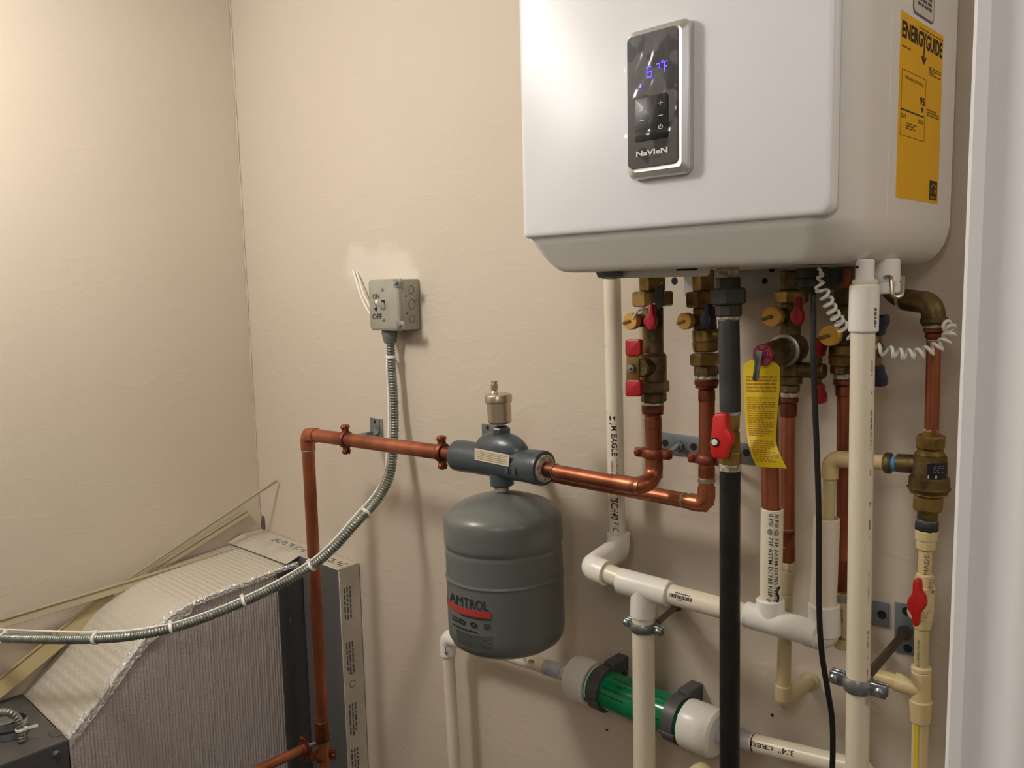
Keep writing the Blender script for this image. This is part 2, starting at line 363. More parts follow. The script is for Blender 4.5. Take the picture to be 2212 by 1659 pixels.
# ------------------------------------------------------------------ pipework helpers
def stack(parent, x0, y0, x1, y1, Y, segs):
    for s in segs:
        name, a, b, wd, m = s[:5]; kind = s[5] if len(s) > 5 else 'r'
        f = lambda py: at(x0 + (x1 - x0) * (py - y0) / (y1 - y0), py, Y)
        A = f(a); B = f(b); mb = MB(); w0, w1 = wd if isinstance(wd, tuple) else (wd, wd)
        if kind == 'h': hexn(mb, A, B, rad(A, w0), s[6] if len(s) > 6 else 0.3)
        elif kind == 'o': hexn(mb, A, B, rad(A, w0), 0.2, 8)
        else: cyl(mb, A, B, rad(A, w0), 24, 0.0018, rad(B, w1))
        obj(name, mb, m, parent, ang=30)
def pipe(parent, A, B, r, m, name='pipe', n=20):
    return obj(name, cyl(MB(), A, B, r, n), m, parent)
def down(A, B, z=0.003):
    A = V(A); B = V(B); return A + (B - A) * ((z - A.z) / (B.z - A.z))
def elbow(parent, a, b, c, r, m, arm=None, fr=None, name='elbow'):
    a, b, c = V(a), V(b), V(c); arm = arm or r * 2.2
    pts = fillet([b + (a - b).normalized() * arm, b, b + (c - b).normalized() * arm], fr or r * 1.5, 10)
    return obj(name, tube(MB(), pts, r, 20), m, parent)
def sleeve(parent, A, B, t0, t1, r, m, name='coupling', bev=0.0015):
    A = V(A); B = V(B); return obj(name, cyl(MB(), A.lerp(B, t0), A.lerp(B, t1), r, 24, bev), m, parent)
def ring_clamp(name, label, P, axis, r, ear, m, rod=None, rodr=0.0045, rodm=None, group=None, wd=0.014, plate=None, earlen=0.016):
    """split ring hanger: ring round the pipe, two ears with bolts, rod to a plate on the wall"""
    P = V(P); t = thing(name, label, 'pipe clamp', P, group); d = V(axis).normalized(); e = V(ear); e = (e - d * e.dot(d)).normalized(); q = d.cross(e)
    mb = MB(); ro = r + 0.0035; n = 28; vs = []; fs = []
    prof = [(r + 0.0003, -wd / 2), (ro - 0.001, -wd / 2), (ro + 0.0008, -wd / 4), (ro + 0.0008, wd / 4), (ro - 0.001, wd / 2), (r + 0.0003, wd / 2)]
    for j in range(n):
        a = 2 * math.pi * j / n; u = e * math.cos(a) + q * math.sin(a)
        vs += [P + u * rr + d * h for rr, h in prof]
    k = len(prof); fs = [(j * k + i, j * k + (i + 1) % k, ((j + 1) % n) * k + (i + 1) % k, ((j + 1) % n) * k + i) for j in range(n) for i in range(k)]
    mb.add(vs, fs)
    for s in (-1, 1):
        for g in (-1, 1):
            c = P + e * s * (ro + earlen * 0.35) + q * g * 0.0035
            bar(mb, c - e * s * earlen * 0.6, c + e * s * earlen * 0.5, d, wd, 0.0035, 0.0012)
    obj('ring', mb, m, t)
    for s in (-1, 1):
        c = P + e * s * (ro + earlen * 0.5); b = MB(); cyl(b, c - q * 0.010, c + q * 0.010, 0.0028, 10); lathe(b, [(0, 0), (0.0052, 0), (0.0052, 0.002), (0.003, 0.0042), (0, 0.0042)], c + q * (0.0055 if q.y < 0 else -0.0055), q if q.y < 0 else -q, 12)
        obj('bolt', b, m, t)
    if rod is not None:
        obj('rod', cyl(MB(), V(rod[0]), V(rod[1]), rodr, 12), rodm or m, t)
        b = MB(); hexn(b, V(rod[1]), V(rod[1]) + (V(rod[0]) - V(rod[1])).normalized() * 0.007, rodr * 2.1); obj('nut', b, rodm or m, t)
    return t
def plate(parent, quadpx, holes, m, Y=1.1745, th=0.0035, hr=0.0045):
    mb = prism_px(MB(), quadpx, Y - th, th, 0.0008); obj('wall_plate', mb, m, parent)
    for hx, hy in holes:
        p = at(hx, hy, Y - th - 0.0003); obj('bolt_hole', cyl(MB(), p, p + V((0, 0.0006, 0)), hr, 14), HOLE, parent)
def wheel(mb, P, d, r, th, n=24): return cyl(mb, P, V(P) + V(d).normalized() * th, r, n, 0.001)
UP = V((0, 0, 1)); FW = V((0, -1, 0)); RT = V((1, 0, 0))

# ================================================================== the setting
WY = 1.175; LX = -2.138
mb = MB(); box(mb, (LX - 0.1, WY, 0), (2.0, WY + 0.1, CEIL)); wall_back = struct('wall_back', mb, WALL)
mb = MB(); box(mb, (LX - 0.1, -2.6, 0), (LX, WY, CEIL)); struct('wall_left', mb, WALL)
mb = MB(); box(mb, (LX - 0.1, -2.7, 0), (2.0, -2.6, CEIL)); struct('wall_front', mb, WALL)
mb = MB(); box(mb, (1.9, -2.6, 0), (2.0, WY, CEIL)); struct('wall_right', mb, WALL)
mb = MB(); box(mb, (LX - 0.1, -2.7, -0.05), (2.0, WY + 0.1, 0)); struct('floor', mb, FLOORM)
mb = MB(); box(mb, (LX - 0.1, -2.7, CEIL), (2.0, WY + 0.1, CEIL + 0.05)); struct('ceiling', mb, CEILM)
# caulked corner bead, uneven
mb = MB(); pts = []
for i in range(60):
    z = 0.85 + (CEIL - 0.86) * i / 59; pts.append(V((LX + 0.001 + random.uniform(0, 0.002), WY - 0.001 - random.uniform(0, 0.002), z)))
tube(mb, pts, [random.uniform(0.001, 0.0028) for _ in pts], 6); o = struct('trim_2', mb, WALL, None, True)
# door casing at the right, a moulded board on the jamb
CXL = -0.1385; CYF = 0.500
prof = [(0, 0.012), (0.0, 0.003), (0.0025, 0.0), (0.009, 0.0), (0.0115, 0.0028), (0.026, 0.0035), (0.031, 0.0), (0.040, -0.003), (0.047, -0.002), (0.056, 0.001), (0.068, 0.0), (0.07, 0.004), (0.07, 0.02), (0, 0.02)]
mb = MB(); n = len(prof)
vs = [(CXL + x, CYF + y, z) for z in (0.0, CEIL) for x, y in prof]
mb.add(vs, [(i, (i + 1) % n, n + (i + 1) % n, n + i) for i in range(n)] + [tuple(range(n)), tuple(range(n, 2 * n))])
struct('trim_1', mb, TRIM, None, True)
mb = MB(); box(mb, (CXL + 0.006, CYF + 0.02, 0), (0.06, CYF + 0.13, CEIL)); struct('wall_closet', mb, WALL)

# ceiling lamps (round flush fittings; the one right of the heater is added)
for nm, lb, (lx, ly), sz in (('ceiling_lamp', 'round flush lamp added out of view to light the heater right flank', (0.75, 0.74), 0.14), ('ceiling_lamp', 'round flush ceiling lamp over the closet, nearest the left wall', (-1.50, 0.10), 0.16), ('ceiling_lamp', 'round flush ceiling lamp in the hall behind the camera', (0.20, -0.78), 0.18)):
    t = thing(nm, lb, 'lamp', (lx, ly, CEIL)); c = V((lx, ly, CEIL))
    obj('base', lathe(MB(), [(0, 0), (sz * 1.08, 0), (sz * 1.08, 0.025), (sz, 0.03), (0, 0.03)], c, -UP, 32), WHITE_PLASTIC, t)
    obj('diffuser', lathe(MB(), [(sz * 0.98, 0.03), (sz * 0.95, 0.045), (sz * 0.7, 0.058), (0, 0.060)], c, -UP, 32), SHADE_GLASS, t)

# ================================================================== water heater
HX0, HX1, HY0, HY1, HZ0, HZ1 = -0.766, -0.333, 0.830, 1.155, CAMZ + 0.0185, CAMZ + 0.715
heater = thing('water_heater', 'white wall-hung tankless water heater with dark control panel', 'water heater', ((HX0 + HX1) / 2, 1.0, HZ0))
mb = MB(); rings = []
for z, ins in ((0.0, 0.036), (0.0006, 0.030), (0.003, 0.0225), (0.0075, 0.0165), (0.014, 0.0105), (0.024, 0.0052), (0.036, 0.0018), (0.047, 0.0), (HZ1 - HZ0, 0.0)):
    rf = 0.050; rr = 0.014
    pts = rrect(HX0 + ins, HX1 - ins, HY0 + max(ins * 1.25, (0.047 - z) * 0.78), HY1 - ins * 0.5, [max(rr - ins * 0.2, 0.006), max(rr - ins * 0.2, 0.006), max(0.018 - ins * 0.1, 0.01), rf], 9)
    rings.append([(x, y, HZ0 + z) for x, y in pts])
n = len(rings[0]); vs = [p for r_ in rings for p in r_]
fs = [(i * n + j, i * n + (j + 1) % n, (i + 1) * n + (j + 1) % n, (i + 1) * n + j) for i in range(len(rings) - 1) for j in range(n)]
fs += [tuple(range(n)), tuple((len(rings) - 1) * n + j for j in range(n))]
mb.add(vs, fs); obj('body', mb, HEATER_SIDE, heater, ang=50)
# front panel: a pillowed plate standing proud of the body, its lower edge rounded over
FPZ = CAMZ + 0.0645; mb = MB(); loops = []
for ins, y in ((-0.0005, HY0 + 0.004), (0.0, HY0 - 0.0005), (0.0012, HY0 - 0.0032), (0.0035, HY0 - 0.0048), (0.007, HY0 - 0.0054)):
    pts = rrect(HX0 + ins, -0.3475 - ins, FPZ + ins, HZ1, [0.002, 0.002, 0.006, 0.013], 8); loops.append([(x, y, z) for x, z in pts])
n = len(loops[0]); vs = [p for l in loops for p in l]
fs = [(i * n + j, i * n + (j + 1) % n, (i + 1) * n + (j + 1) % n, (i + 1) * n + j) for i in range(len(loops) - 1) for j in range(n)] + [tuple((len(loops) - 1) * n + j for j in range(n))]
mb.add(vs, fs); obj('front_panel', mb, HEATER, heater, ang=60)
# rear case seam on the right flank
mb = MB(); box(mb, (HX1 - 0.001, 0.928, HZ0 + 0.05), (HX1 + 0.0006, 0.9288, HZ1)); obj('case_seam', mb, HEATER_SIDE, heater)
# underside fittings: flange, slotted bracket with holes, grey sealing putty
mb = MB(); prism_px(mb, [(1335, 584), (1532, 578), (1532, 590), (1526, 597), (1338, 601)], 0.905, 0.002); obj('lower_flange', mb, SHEET, heater)
mb = MB(); prism_px(mb, [(1461, 581), (1504, 580), (1504, 584), (1461, 585)], 0.9035, 0.001); obj('flange_slot', mb, HOLE, heater)
mb = MB(); box(mb, (-0.72, 1.148, CAMZ - 0.020), (-0.40, 1.152, HZ0 + 0.002), 0.001); obj('hanging_bracket', mb, GREY_SHEET, heater)
for hx, hy, rr in ((1457, 607, 0.006), (1667, 582, 0.0045), (1652, 607, 0.0045)):
    p = at(hx, hy, 1.1476); obj('bracket_hole', cyl(MB(), p, p + V((0, 0.0006, 0)), rr, 14), HOLE, heater)
b = bmesh.new(); bmesh.ops.create_icosphere(b, subdivisions=2, radius=1)
pc = at(1315, 591, 0.90)
for v in b.verts:
    k_ = random.uniform(0.75, 1.1); v.co = pc + V((v.co.x * 0.021 * k_, v.co.y * 0.012 * k_, v.co.z * 0.0085 * k_))
obj('sealing_putty', MB().bm(b), STEEL_PLATE, heater, smooth=False)
# control panel
pcs = [at(1347, 66, 0.811), at(1485, 39, 0.811), at(1485, 373, 0.811), at(1355, 389, 0.811)]
PX0 = (pcs[0].x + pcs[3].x) / 2; PX1 = (pcs[1].x + pcs[2].x) / 2; PZ1 = (pcs[0].z + pcs[1].z) / 2; PZ0 = (pcs[2].z + pcs[3].z) / 2
PYF = 0.811; mb = MB(); loops = []
for ins, y in ((0.0, HY0 - 0.004), (0.0, PYF + 0.006), (0.0015, PYF + 0.0025), (0.0075, PYF), (0.009, PYF + 0.0004)):
    loops.append([(x, y, z) for x, z in rrect(PX0 + ins, PX1 - ins, PZ0 + ins, PZ1 - ins, max(0.009 - ins * 0.4, 0.004), 6)])
n = len(loops[0]); vs = [p for l in loops for p in l]
fs = [(i * n + j, i * n + (j + 1) % n, (i + 1) * n + (j + 1) % n, (i + 1) * n + j) for i in range(len(loops) - 1) for j in range(n)] + [tuple((len(loops) - 1) * n + j for j in range(n))]
mb.add(vs, fs); bezel = obj('control_panel', mb, BEZEL, heater, ang=25); bezel['label'] = 'silver-framed control panel'
gx0, gx1, gz0, gz1 = PX0 + 0.0035, PX1 - 0.0125, PZ0 + 0.012, PZ1 - 0.007
mb = MB(); prism(mb, [(x, PYF - 0.0008, z) for x, z in rrect(gx0, gx1, gz0, gz1, 0.006, 6)], (0, 0.002, 0)); obj('display_glass', mb, GLASS_DARK, bezel)
def SP(off):
    def S(u, v): return V((gx0 + (gx1 - gx0) * u, PYF - 0.0008 - off, gz0 + (gz1 - gz0) * v))
    return S
mb = MB(); prism(mb, [SP(0.0012)(u, v) for u, v in ((0.16, 0.20), (0.80, 0.20), (0.82, 0.22), (0.82, 0.51), (0.78, 0.53), (0.2, 0.525), (0.17, 0.51))], (0, 0.0015, 0), 0.0003); obj('keypad', mb, KEYPAD, bezel)
S = SP(0.0016); mb = MB()
quad(mb, S, 0.635, 0.735, 0.4585, 0.4635); quad(mb, S, 0.678, 0.692, 0.442, 0.480)          # plus
quad(mb, S, 0.64, 0.735, 0.366, 0.371)                                                       # minus
for k_ in range(14):                                                                          # power symbol
    a0 = math.radians(120 + k_ * 300 / 14); a1 = math.radians(120 + (k_ + 1) * 300 / 14)
    pt = lambda a, r_: S(0.69 + 0.045 * r_ * math.cos(a), 0.283 + 0.0165 * r_ * math.sin(a))
    mb.add([pt(a0, 1), pt(a1, 1), pt(a1, 0.72), pt(a0, 0.72)], [(0, 1, 2, 3)])
quad(mb, S, 0.682, 0.698, 0.286, 0.304)
quad(mb, S, 0.27, 0.36, 0.352, 0.357); quad(mb, S, 0.285, 0.34, 0.425, 0.440); quad(mb, S, 0.30, 0.33, 0.443, 0.456); quad(mb, S, 0.27, 0.30, 0.422, 0.434); quad(mb, S, 0.33, 0.35, 0.43, 0.45)
obj('key_symbols', mb, WHITE_PAINT, bezel)['kind'] = 'stuff'
mb = MB(); put_text(mb, 'NaVIeN', SP(0.0006), 0.18, 0.82, 0.085, 0.128, 0.035); obj('logo_lettering', mb, WHITE_PAINT, bezel)
mb = MB(); lines(mb, SP(0.0006), 0.18, 0.82, 0.066, 0.076, 1, 0.6, (0.02, 0.07), 0.012); obj('slogan_lettering', mb, INK_GREY, bezel)['kind'] = 'stuff'
S = SP(0.0007); mb = MB()
def seg7(u, v, wd, h, on):
    t = 0.014; tv = 0.006
    d = {'a': (u, u + wd, v + h - tv, v + h), 'g': (u, u + wd, v + h / 2 - tv / 2, v + h / 2 + tv / 2), 'd': (u, u + wd, v, v + tv),
         'f': (u - t, u, v + h / 2, v + h), 'e': (u - t, u, v, v + h / 2), 'b': (u + wd, u + wd + t, v + h / 2, v + h), 'c': (u + wd, u + wd + t, v, v + h / 2)}
    for s_ in on: quad(mb, S, *d[s_])
seg7(0.42, 0.665, 0.085, 0.082, 'afgecd'); seg7(0.60, 0.675, 0.06, 0.08, 'ab'); seg7(0.77, 0.685, 0.05, 0.075, 'afge')
quad(mb, S, 0.70, 0.735, 0.752, 0.757); quad(mb, S, 0.70, 0.735, 0.764, 0.769); quad(mb, S, 0.70, 0.708, 0.752, 0.769); quad(mb, S, 0.728, 0.736, 0.752, 0.769)
quad(mb, S, 0.26, 0.30, 0.605, 0.618); quad(mb, S, 0.272, 0.288, 0.618, 0.627)
obj('display_digits', mb, LED, bezel)
# wrinkled protective film over the panel
mb = MB(); nu, nv = 26, 54; vs = []
for i in range(nu + 1):
    for j in range(nv + 1):
        u = -0.02 + 1.04 * i / nu; v = -0.06 + 1.08 * j / nv
        wv = 0.0006 * math.sin(9 * u + 4 * math.sin(5 * v)) * math.sin(14 * v + 3 * math.sin(7 * u)) + random.uniform(-0.0003, 0.0003)
        if abs(v - 0.235) < 0.02: wv += 0.001
        q = SP(0.0036)(u, v); vs.append(q + V((0, -wv, 0)))
mb.add(vs, [(i * (nv + 1) + j, (i + 1) * (nv + 1) + j, (i + 1) * (nv + 1) + j + 1, i * (nv + 1) + j + 1) for i in range(nu) for j in range(nv)])
obj('protective_film', mb, FILM, bezel, ang=80)
# energy label on the right flank
lb_lo = (atx(1943, 28, HX1) + atx(1937, 432, HX1)) / 2; lb_hi = (atx(2037, 72, HX1) + atx(2026, 437, HX1)) / 2
LY0, LY1 = lb_lo.y, lb_hi.y; LZ0 = (atx(1937, 432, HX1).z + atx(2026, 437, HX1).z) / 2; LZ1 = (atx(1947, 28, HX1).z + atx(2036, 72, HX1).z) / 2
def SL(off):
    def S(u, v): return V((HX1 + 0.0003 + off, LY0 + (LY1 - LY0) * u, LZ0 + (LZ1 - LZ0) * v))
    return S
mb = MB(); prism(mb, [SL(0)(0, 0), SL(0)(1, 0), SL(0)(1, 1), SL(0)(0, 1)], (-0.0012, 0, 0)); lab = obj('energy_label', mb, YELLOW, heater); lab['label'] = 'yellow energy rating label'
S = SL(0.0004); mb = MB(); put_text(mb, 'ENERG', S, 0.03, 0.49, 0.865, 0.955, 0.03); put_text(mb, 'GUIDE', S, 0.57, 0.975, 0.865, 0.955, 0.03); put_text(mb, 'Y', S, 0.485, 0.575, 0.85, 0.955, 0.02)
quad(mb, S, 0.519, 0.539, 0.80, 0.87); mb.add([S(0.47, 0.815), S(0.529, 0.775), S(0.59, 0.815), S(0.575, 0.822), S(0.529, 0.795), S(0.485, 0.822)], [(0, 1, 4, 5), (1, 2, 3, 4)])
put_text(mb, '95', S, 0.47, 0.585, 0.545, 0.592, 0.02); mb.add([S(0.50, 0.535), S(0.56, 0.535), S(0.53, 0.505)], [(0, 1, 2)])
quad(mb, S, 0.05, 0.57, 0.482, 0.489); obj('energy_lettering', mb, INK, lab)['kind'] = 'stuff'
mb = MB(); put_text(mb, 'Efficiency Rating', S, 0.13, 0.54, 0.648, 0.675); lines(mb, S, 0.66, 0.95, 0.735, 0.785, 4, 0.5, (0.03, 0.1)); lines(mb, S, 0.04, 0.24, 0.815, 0.826, 1, 0.7); lines(mb, S, 0.64, 0.96, 0.50, 0.545, 3, 0.5, (0.05, 0.12))
lines(mb, S, 0.17, 0.45, 0.385, 0.425, 3, 0.5, (0.04, 0.1)); lines(mb, S, 0.05, 0.17, 0.44, 0.465, 2, 0.5); lines(mb, S, 0.45, 0.58, 0.44, 0.465, 2, 0.5); lines(mb, S, 0.40, 0.98, 0.964, 0.974, 1, 0.6, (0.03, 0.08))
for a in ((0.05, 0.60, 0.698, 0.7005), (0.05, 0.60, 0.345, 0.3475), (0.05, 0.056, 0.345, 0.70), (0.594, 0.60, 0.345, 0.70)): quad(mb, S, *a)
obj('fine_print', mb, mat('brown_ink', (120, 88, 28), 0.6), lab)['kind'] = 'stuff'
mb = MB(); quad(mb, S, 0.77, 0.96, 0.02, 0.135); obj('emblem_panel', mb, mat('olive_black_ink', (52, 46, 28), 0.6), lab)
S2 = SL(0.0007); mb = MB()
for k_ in range(10):
    a0 = math.radians(20 + k_ * 20); a1 = math.radians(20 + (k_ + 1) * 20); pt = lambda a, r_: S2(0.865 + 0.07 * r_ * math.cos(a), 0.08 + 0.034 * r_ * math.sin(a))
    mb.add([pt(a0, 1), pt(a1, 1), pt(a1, 0.85), pt(a0, 0.85)], [(0, 1, 2, 3)])
st = [S2(0.90 + (0.03 if k_ % 2 == 0 else 0.012) * math.sin(k_ * math.pi / 5), 0.073 + (0.02 if k_ % 2 == 0 else 0.008) * math.cos(k_ * math.pi / 5)) for k_ in range(10)]
mb.add(st, [tuple(range(10))]); lines(mb, S2, 0.79, 0.94, 0.026, 0.044, 2, 0.5, (0.04, 0.08)); obj('emblem', mb, YELLOW, lab)
q0 = atx(1972, 10, HX1); q1 = atx(2018, 10, HX1); qz = atx(1995, 42, HX1).z
mb = MB(); prism(mb, [(HX1 + 0.0004, y, z) for y, z in rrect(q0.y, q1.y, qz, qz + 0.09, 0.008, 5)], (-0.0012, 0, 0)); stk = obj('sticker_border', mb, mat('violet_grey_ink', (104, 94, 112), 0.6), heater)
mb = MB(); prism(mb, [(HX1 + 0.0007, y, z) for y, z in rrect(q0.y + 0.0025, q1.y - 0.0025, qz + 0.0025, qz + 0.0875, 0.006, 5)], (-0.0008, 0, 0)); obj('sticker_face', mb, STICKER, stk)
mb = MB(); lines(mb, lambda u, v: V((HX1 + 0.001, q0.y + (q1.y - q0.y) * u, qz + 0.09 * v)), 0.2, 0.85, 0.12, 0.30, 3, 0.6, (0.08, 0.2), 0.04); obj('sticker_print', mb, INK_GREY, stk)['kind'] = 'stuff'

# ================================================================== foil ductwork, frame and furnace at lower left
FX = -1.832; fr_top = CAMZ - 0.669
frm = thing('duct_frame', 'dark grey duct frame against the back wall edged with printed foil tape', 'duct frame', (-1.9, 1.14, 0.0))
mb = MB(); box(mb, (LX + 0.002, 1.112, 0.001), (-1.667, 1.1735, fr_top - 0.001), 0.001, 1); obj('board', mb, DUCT_GREY, frm)
mb = MB(); box(mb, (-1.669, 1.113, 0.002), (-1.6655, 1.1735, fr_top), 0.001, 1); st_ = obj('side_tape', mb, TAPE_FOIL, frm)
mb = MB(); box(mb, (LX + 0.003, 1.111, fr_top - 0.003), (-1.6655, 1.1735, fr_top), 0.001, 1); tt = obj('top_tape', mb, TAPE_FOIL, frm)
mb = MB(); prism(mb, [(LX + 0.006, 1.113, fr_top - 0.0002), (-1.836, 1.113, fr_top - 0.0002), (-1.838, 1.074, fr_top - 0.0135), (LX + 0.006, 1.068, fr_top - 0.0140)], (0, 0, -0.0012)); obj('front_tape', mb, TAPE_FOIL, frm)
def ST(u, v): return V((-1.6655 + 0.0004, 1.113 + 0.06 * u, fr_top - 0.5 + 0.5 * v))
for v in (0.90, 0.62, 0.30, 0.06):
    mb = MB()
    for r_ in range(3):
        uu = 0.18 + 0.14 * r_; vv = v
        while vv > v - 0.15: hgt = random.uniform(0.012, 0.04); quad(mb, ST, uu, uu + 0.07, vv - hgt, vv); vv -= hgt + 0.006
    obj('tape_print', mb, INK_GREY, st_)['kind'] = 'stuff'
for v in (0.47, 0.40):
    mb = MB()
    for k_ in range(12):
        a0 = k_ * math.pi / 6; a1 = a0 + math.pi / 6; pt = lambda a, r_: ST(0.4 + 0.15 * r_ * math.cos(a), v + 0.02 * r_ * math.sin(a)); mb.add([pt(a0, 1), pt(a1, 1), pt(a1, 0.8), pt(a0, 0.8)], [(0, 1, 2, 3)])
    obj('tape_emblem', mb, INK_GREY, st_)
mb = MB(); lines(mb, lambda u, v: V((-2.05 + 0.38 * u, 1.115 + 0.05 * v, fr_top + 0.0006)), 0.1, 0.98, 0.3, 0.8, 3, 0.4, (0.02, 0.07), 0.04); obj('tape_print', mb, INK_GREY, tt)['kind'] = 'stuff'

duct = thing('foil_duct', 'silver bubble-foil wrapped duct curving down from the back wall to the furnace', 'duct', (-1.98, 0.85, 0.4))
prof = [(1.111, -0.686), (1.02, -0.693), (0.93, -0.699), (0.86, -0.705), (0.81, -0.712), (0.765, -0.728), (0.72, -0.752), (0.68, -0.785), (0.615, -0.852), (0.56, -0.902), (0.537, -0.923)]
def ztop(y):
    for (a, za), (b, zb) in zip(prof, prof[1:]):
        if b <= y <= a: return CAMZ + za + (zb - za) * (a - y) / (a - b)
    return CAMZ + (prof[0][1] if y > prof[0][0] else prof[-1][1])
# ribbed side
mb = MB(); ncol, nrow = 560, 10; vs = []; jit = [random.uniform(-1, 1) for _ in range(600)]
for i in range(ncol + 1):
    y = 0.538 + (1.110 - 0.538) * i / ncol; zt = ztop(y); ph = i / 7.0
    for j in range(nrow + 1):
        z = 0.30 + (zt - 0.30) * j / nrow
        amp = 0.0026 * (1 + 0.55 * jit[int(ph) % 600] * math.sin(11 * z + 7 * jit[int(ph + 1) % 600])); x = FX - 0.0028 + amp * abs(math.sin(math.pi * ph)) ** 0.6 + 0.0016 * math.sin(9 * y + 5 * z) + 0.0006 * math.sin(60 * z + jit[int(ph) % 600] * 6)
        if j == nrow: x -= 0.004
        vs.append((x, y, z))
mb.add(vs, [(i * (nrow + 1) + j, (i + 1) * (nrow + 1) + j, (i + 1) * (nrow + 1) + j + 1, i * (nrow + 1) + j + 1) for i in range(ncol) for j in range(nrow)])
obj('side_panel', mb, FOIL, duct, ang=180)
# quilted top
mb = MB(); ny, nx = 240, 60; vs = []
for i in range(ny + 1):
    y = 0.538 + (1.111 - 0.538) * i / ny; zt = ztop(y)
    for j in range(nx + 1):
        x = LX + 0.004 + (FX - 0.004 - LX - 0.004) * j / nx
        z = zt + 0.0012 * math.sin(2 * math.pi * i / 6.0 + (0.5 * math.sin(j * 0.9))) * (0.6 + 0.4 * math.sin(j * 1.7)) - 0.004 * abs(2 * j / nx - 1) ** 6
        vs.append((x, y, z))
mb.add(vs, [(i * (nx + 1) + j, (i + 1) * (nx + 1) + j, (i + 1) * (nx + 1) + j + 1, i * (nx + 1) + j + 1) for i in range(ny) for j in range(nx)])
obj('top_panel', mb, FOIL_TOP, duct, ang=180)
mb = MB(); box(mb, (LX + 0.006, 0.545, 0.30), (FX - 0.012, 1.109, CAMZ - 0.93)); box(mb, (LX + 0.006, 0.82, CAMZ - 0.94), (FX - 0.012, 1.109, CAMZ - 0.72)); obj('inner_core', mb, DUCT_GREY, duct)
# crinkled tape over the ridge
mb = MB(); vs = []; na, nb_ = 200, 10
for i in range(na + 1):
    y = 0.539 + (1.105 - 0.539) * i / na; zt = ztop(y); wd = 0.022 if y < 0.82 else 0.011
    for j in range(nb_ + 1):
        t = j / nb_; s_ = (t - 0.5) * 2
        x = FX + 0.0015 - (max(s_, 0) * wd); z = zt + 0.0015 + min(s_, 0) * wd
        c_ = 0.0016; vs.append((x + random.uniform(-c_, c_) * (0.4 if j in (0, nb_) else 1), y + random.uniform(-c_, c_), z + random.uniform(-c_, c_)))
mb.add(vs, [(i * (nb_ + 1) + j, (i + 1) * (nb_ + 1) + j, (i + 1) * (nb_ + 1) + j + 1, i * (nb_ + 1) + j + 1) for i in range(na) for j in range(nb_)])
obj('edge_tape', mb, FOIL_TAPE, duct, ang=20)
mb = MB(); vs = []
for i in range(41):
    z = 0.3 + (CAMZ - 0.695 - 0.3) * i / 40
    for j, y in enumerate((1.040, 1.062, 1.072, 1.09, 1.110)): vs.append((FX + 0.006 + random.uniform(-0.0012, 0.0012) - (0.003 if j == 2 else 0), y + random.uniform(-0.002, 0.002), z))
mb.add(vs, [(i * 5 + j, (i + 1) * 5 + j, (i + 1) * 5 + j + 1, i * 5 + j + 1) for i in range(40) for j in range(4)]); obj('end_tape', mb, mat('dull_foil_tape', (120, 120, 124), 0.3, 0.8), duct, ang=60)

FTOP = CAMZ - 0.921
fur = thing('furnace_cabinet', 'charcoal furnace cabinet in the lower left corner with bare metal top', 'furnace', (-1.98, 0.2, 0.0))
mb = MB(); box(mb, (LX + 0.004, -0.15, 0.0), (FX + 0.002, 0.536, FTOP - 0.002), 0.002, 2); obj('cabinet', mb, CABINET, fur)
mb = MB(); box(mb, (LX + 0.004, -0.15, FTOP - 0.004), (FX + 0.0005, 0.536, FTOP), 0.0015, 2); obj('top_plate', mb, CABINET_TOP, fur)
p = atx(121, 1629, FX + 0.002); mb = MB(); lathe(mb, [(0, 0.004), (0.0035, 0.0035), (0.0075, 0.0015), (0.008, 0), (0.008, -0.001), (0, -0.001)], p, RT, 16); obj('screw', mb, STEEL, fur)
mb = MB(); bar(mb, p + V((0.004, -0.005, -0.003)), p + V((0.004, 0.005, 0.003)), RT, 0.001, 0.0014); obj('screw_slot', mb, HOLE, fur)
mb = MB(); prism(mb, [atz(x, y, FTOP + 0.0002) for x, y in ((103, 1583), (112, 1592), (122, 1592), (138, 1588), (128, 1576))], (0, 0, 0.0012)); obj('corner_flap', mb, CABINET_TOP, fur)
# conduit loop and flat oval strap lying on the furnace top
cl = thing('steel_strap_loop', 'galvanised oval strap and conduit loop lying on the furnace top', 'strap', atz(15, 1590, FTOP))
for pz, m_, nm in ((0.004, STEEL, 'lower_band'), (0.022, STEEL, 'upper_band')):
    c = atz(8, 1590 if pz < 0.01 else 1588, FTOP); ax = (atz(62, 1580, FTOP) - c); L_ = ax.length; ax.normalize(); ay = UP.cross(ax); mb = MB(); pts = []
    for k_ in range(40):
        a = 2 * math.pi * k_ / 40; cx_ = math.cos(a); pts.append(c + ax * ((L_ - 0.028) * (1 if cx_ > 0 else -1) + 0.028 * cx_) + ay * 0.028 * math.sin(a))
    n = len(pts); vs = []
    for pnt in pts: vs += [pnt + UP * (pz - 0.003), pnt + UP * (pz + 0.011), ]
    inn = [c + (pnt - c) * 0.955 for pnt in pts]
    for pnt in inn: vs += [pnt + UP * (pz - 0.003), pnt + UP * (pz + 0.011)]
    fs = []
    for i in range(n):
        j = (i + 1) % n; o_ = 2 * n
        fs += [(2 * i, 2 * j, 2 * j + 1, 2 * i + 1), (o_ + 2 * i, o_ + 2 * i + 1, o_ + 2 * j + 1, o_ + 2 * j), (2 * i + 1, 2 * j + 1, o_ + 2 * j + 1, o_ + 2 * i + 1), (2 * i, o_ + 2 * i, o_ + 2 * j, 2 * j)]
    mb.add(vs, fs); obj(nm, mb, m_, cl, ang=50)
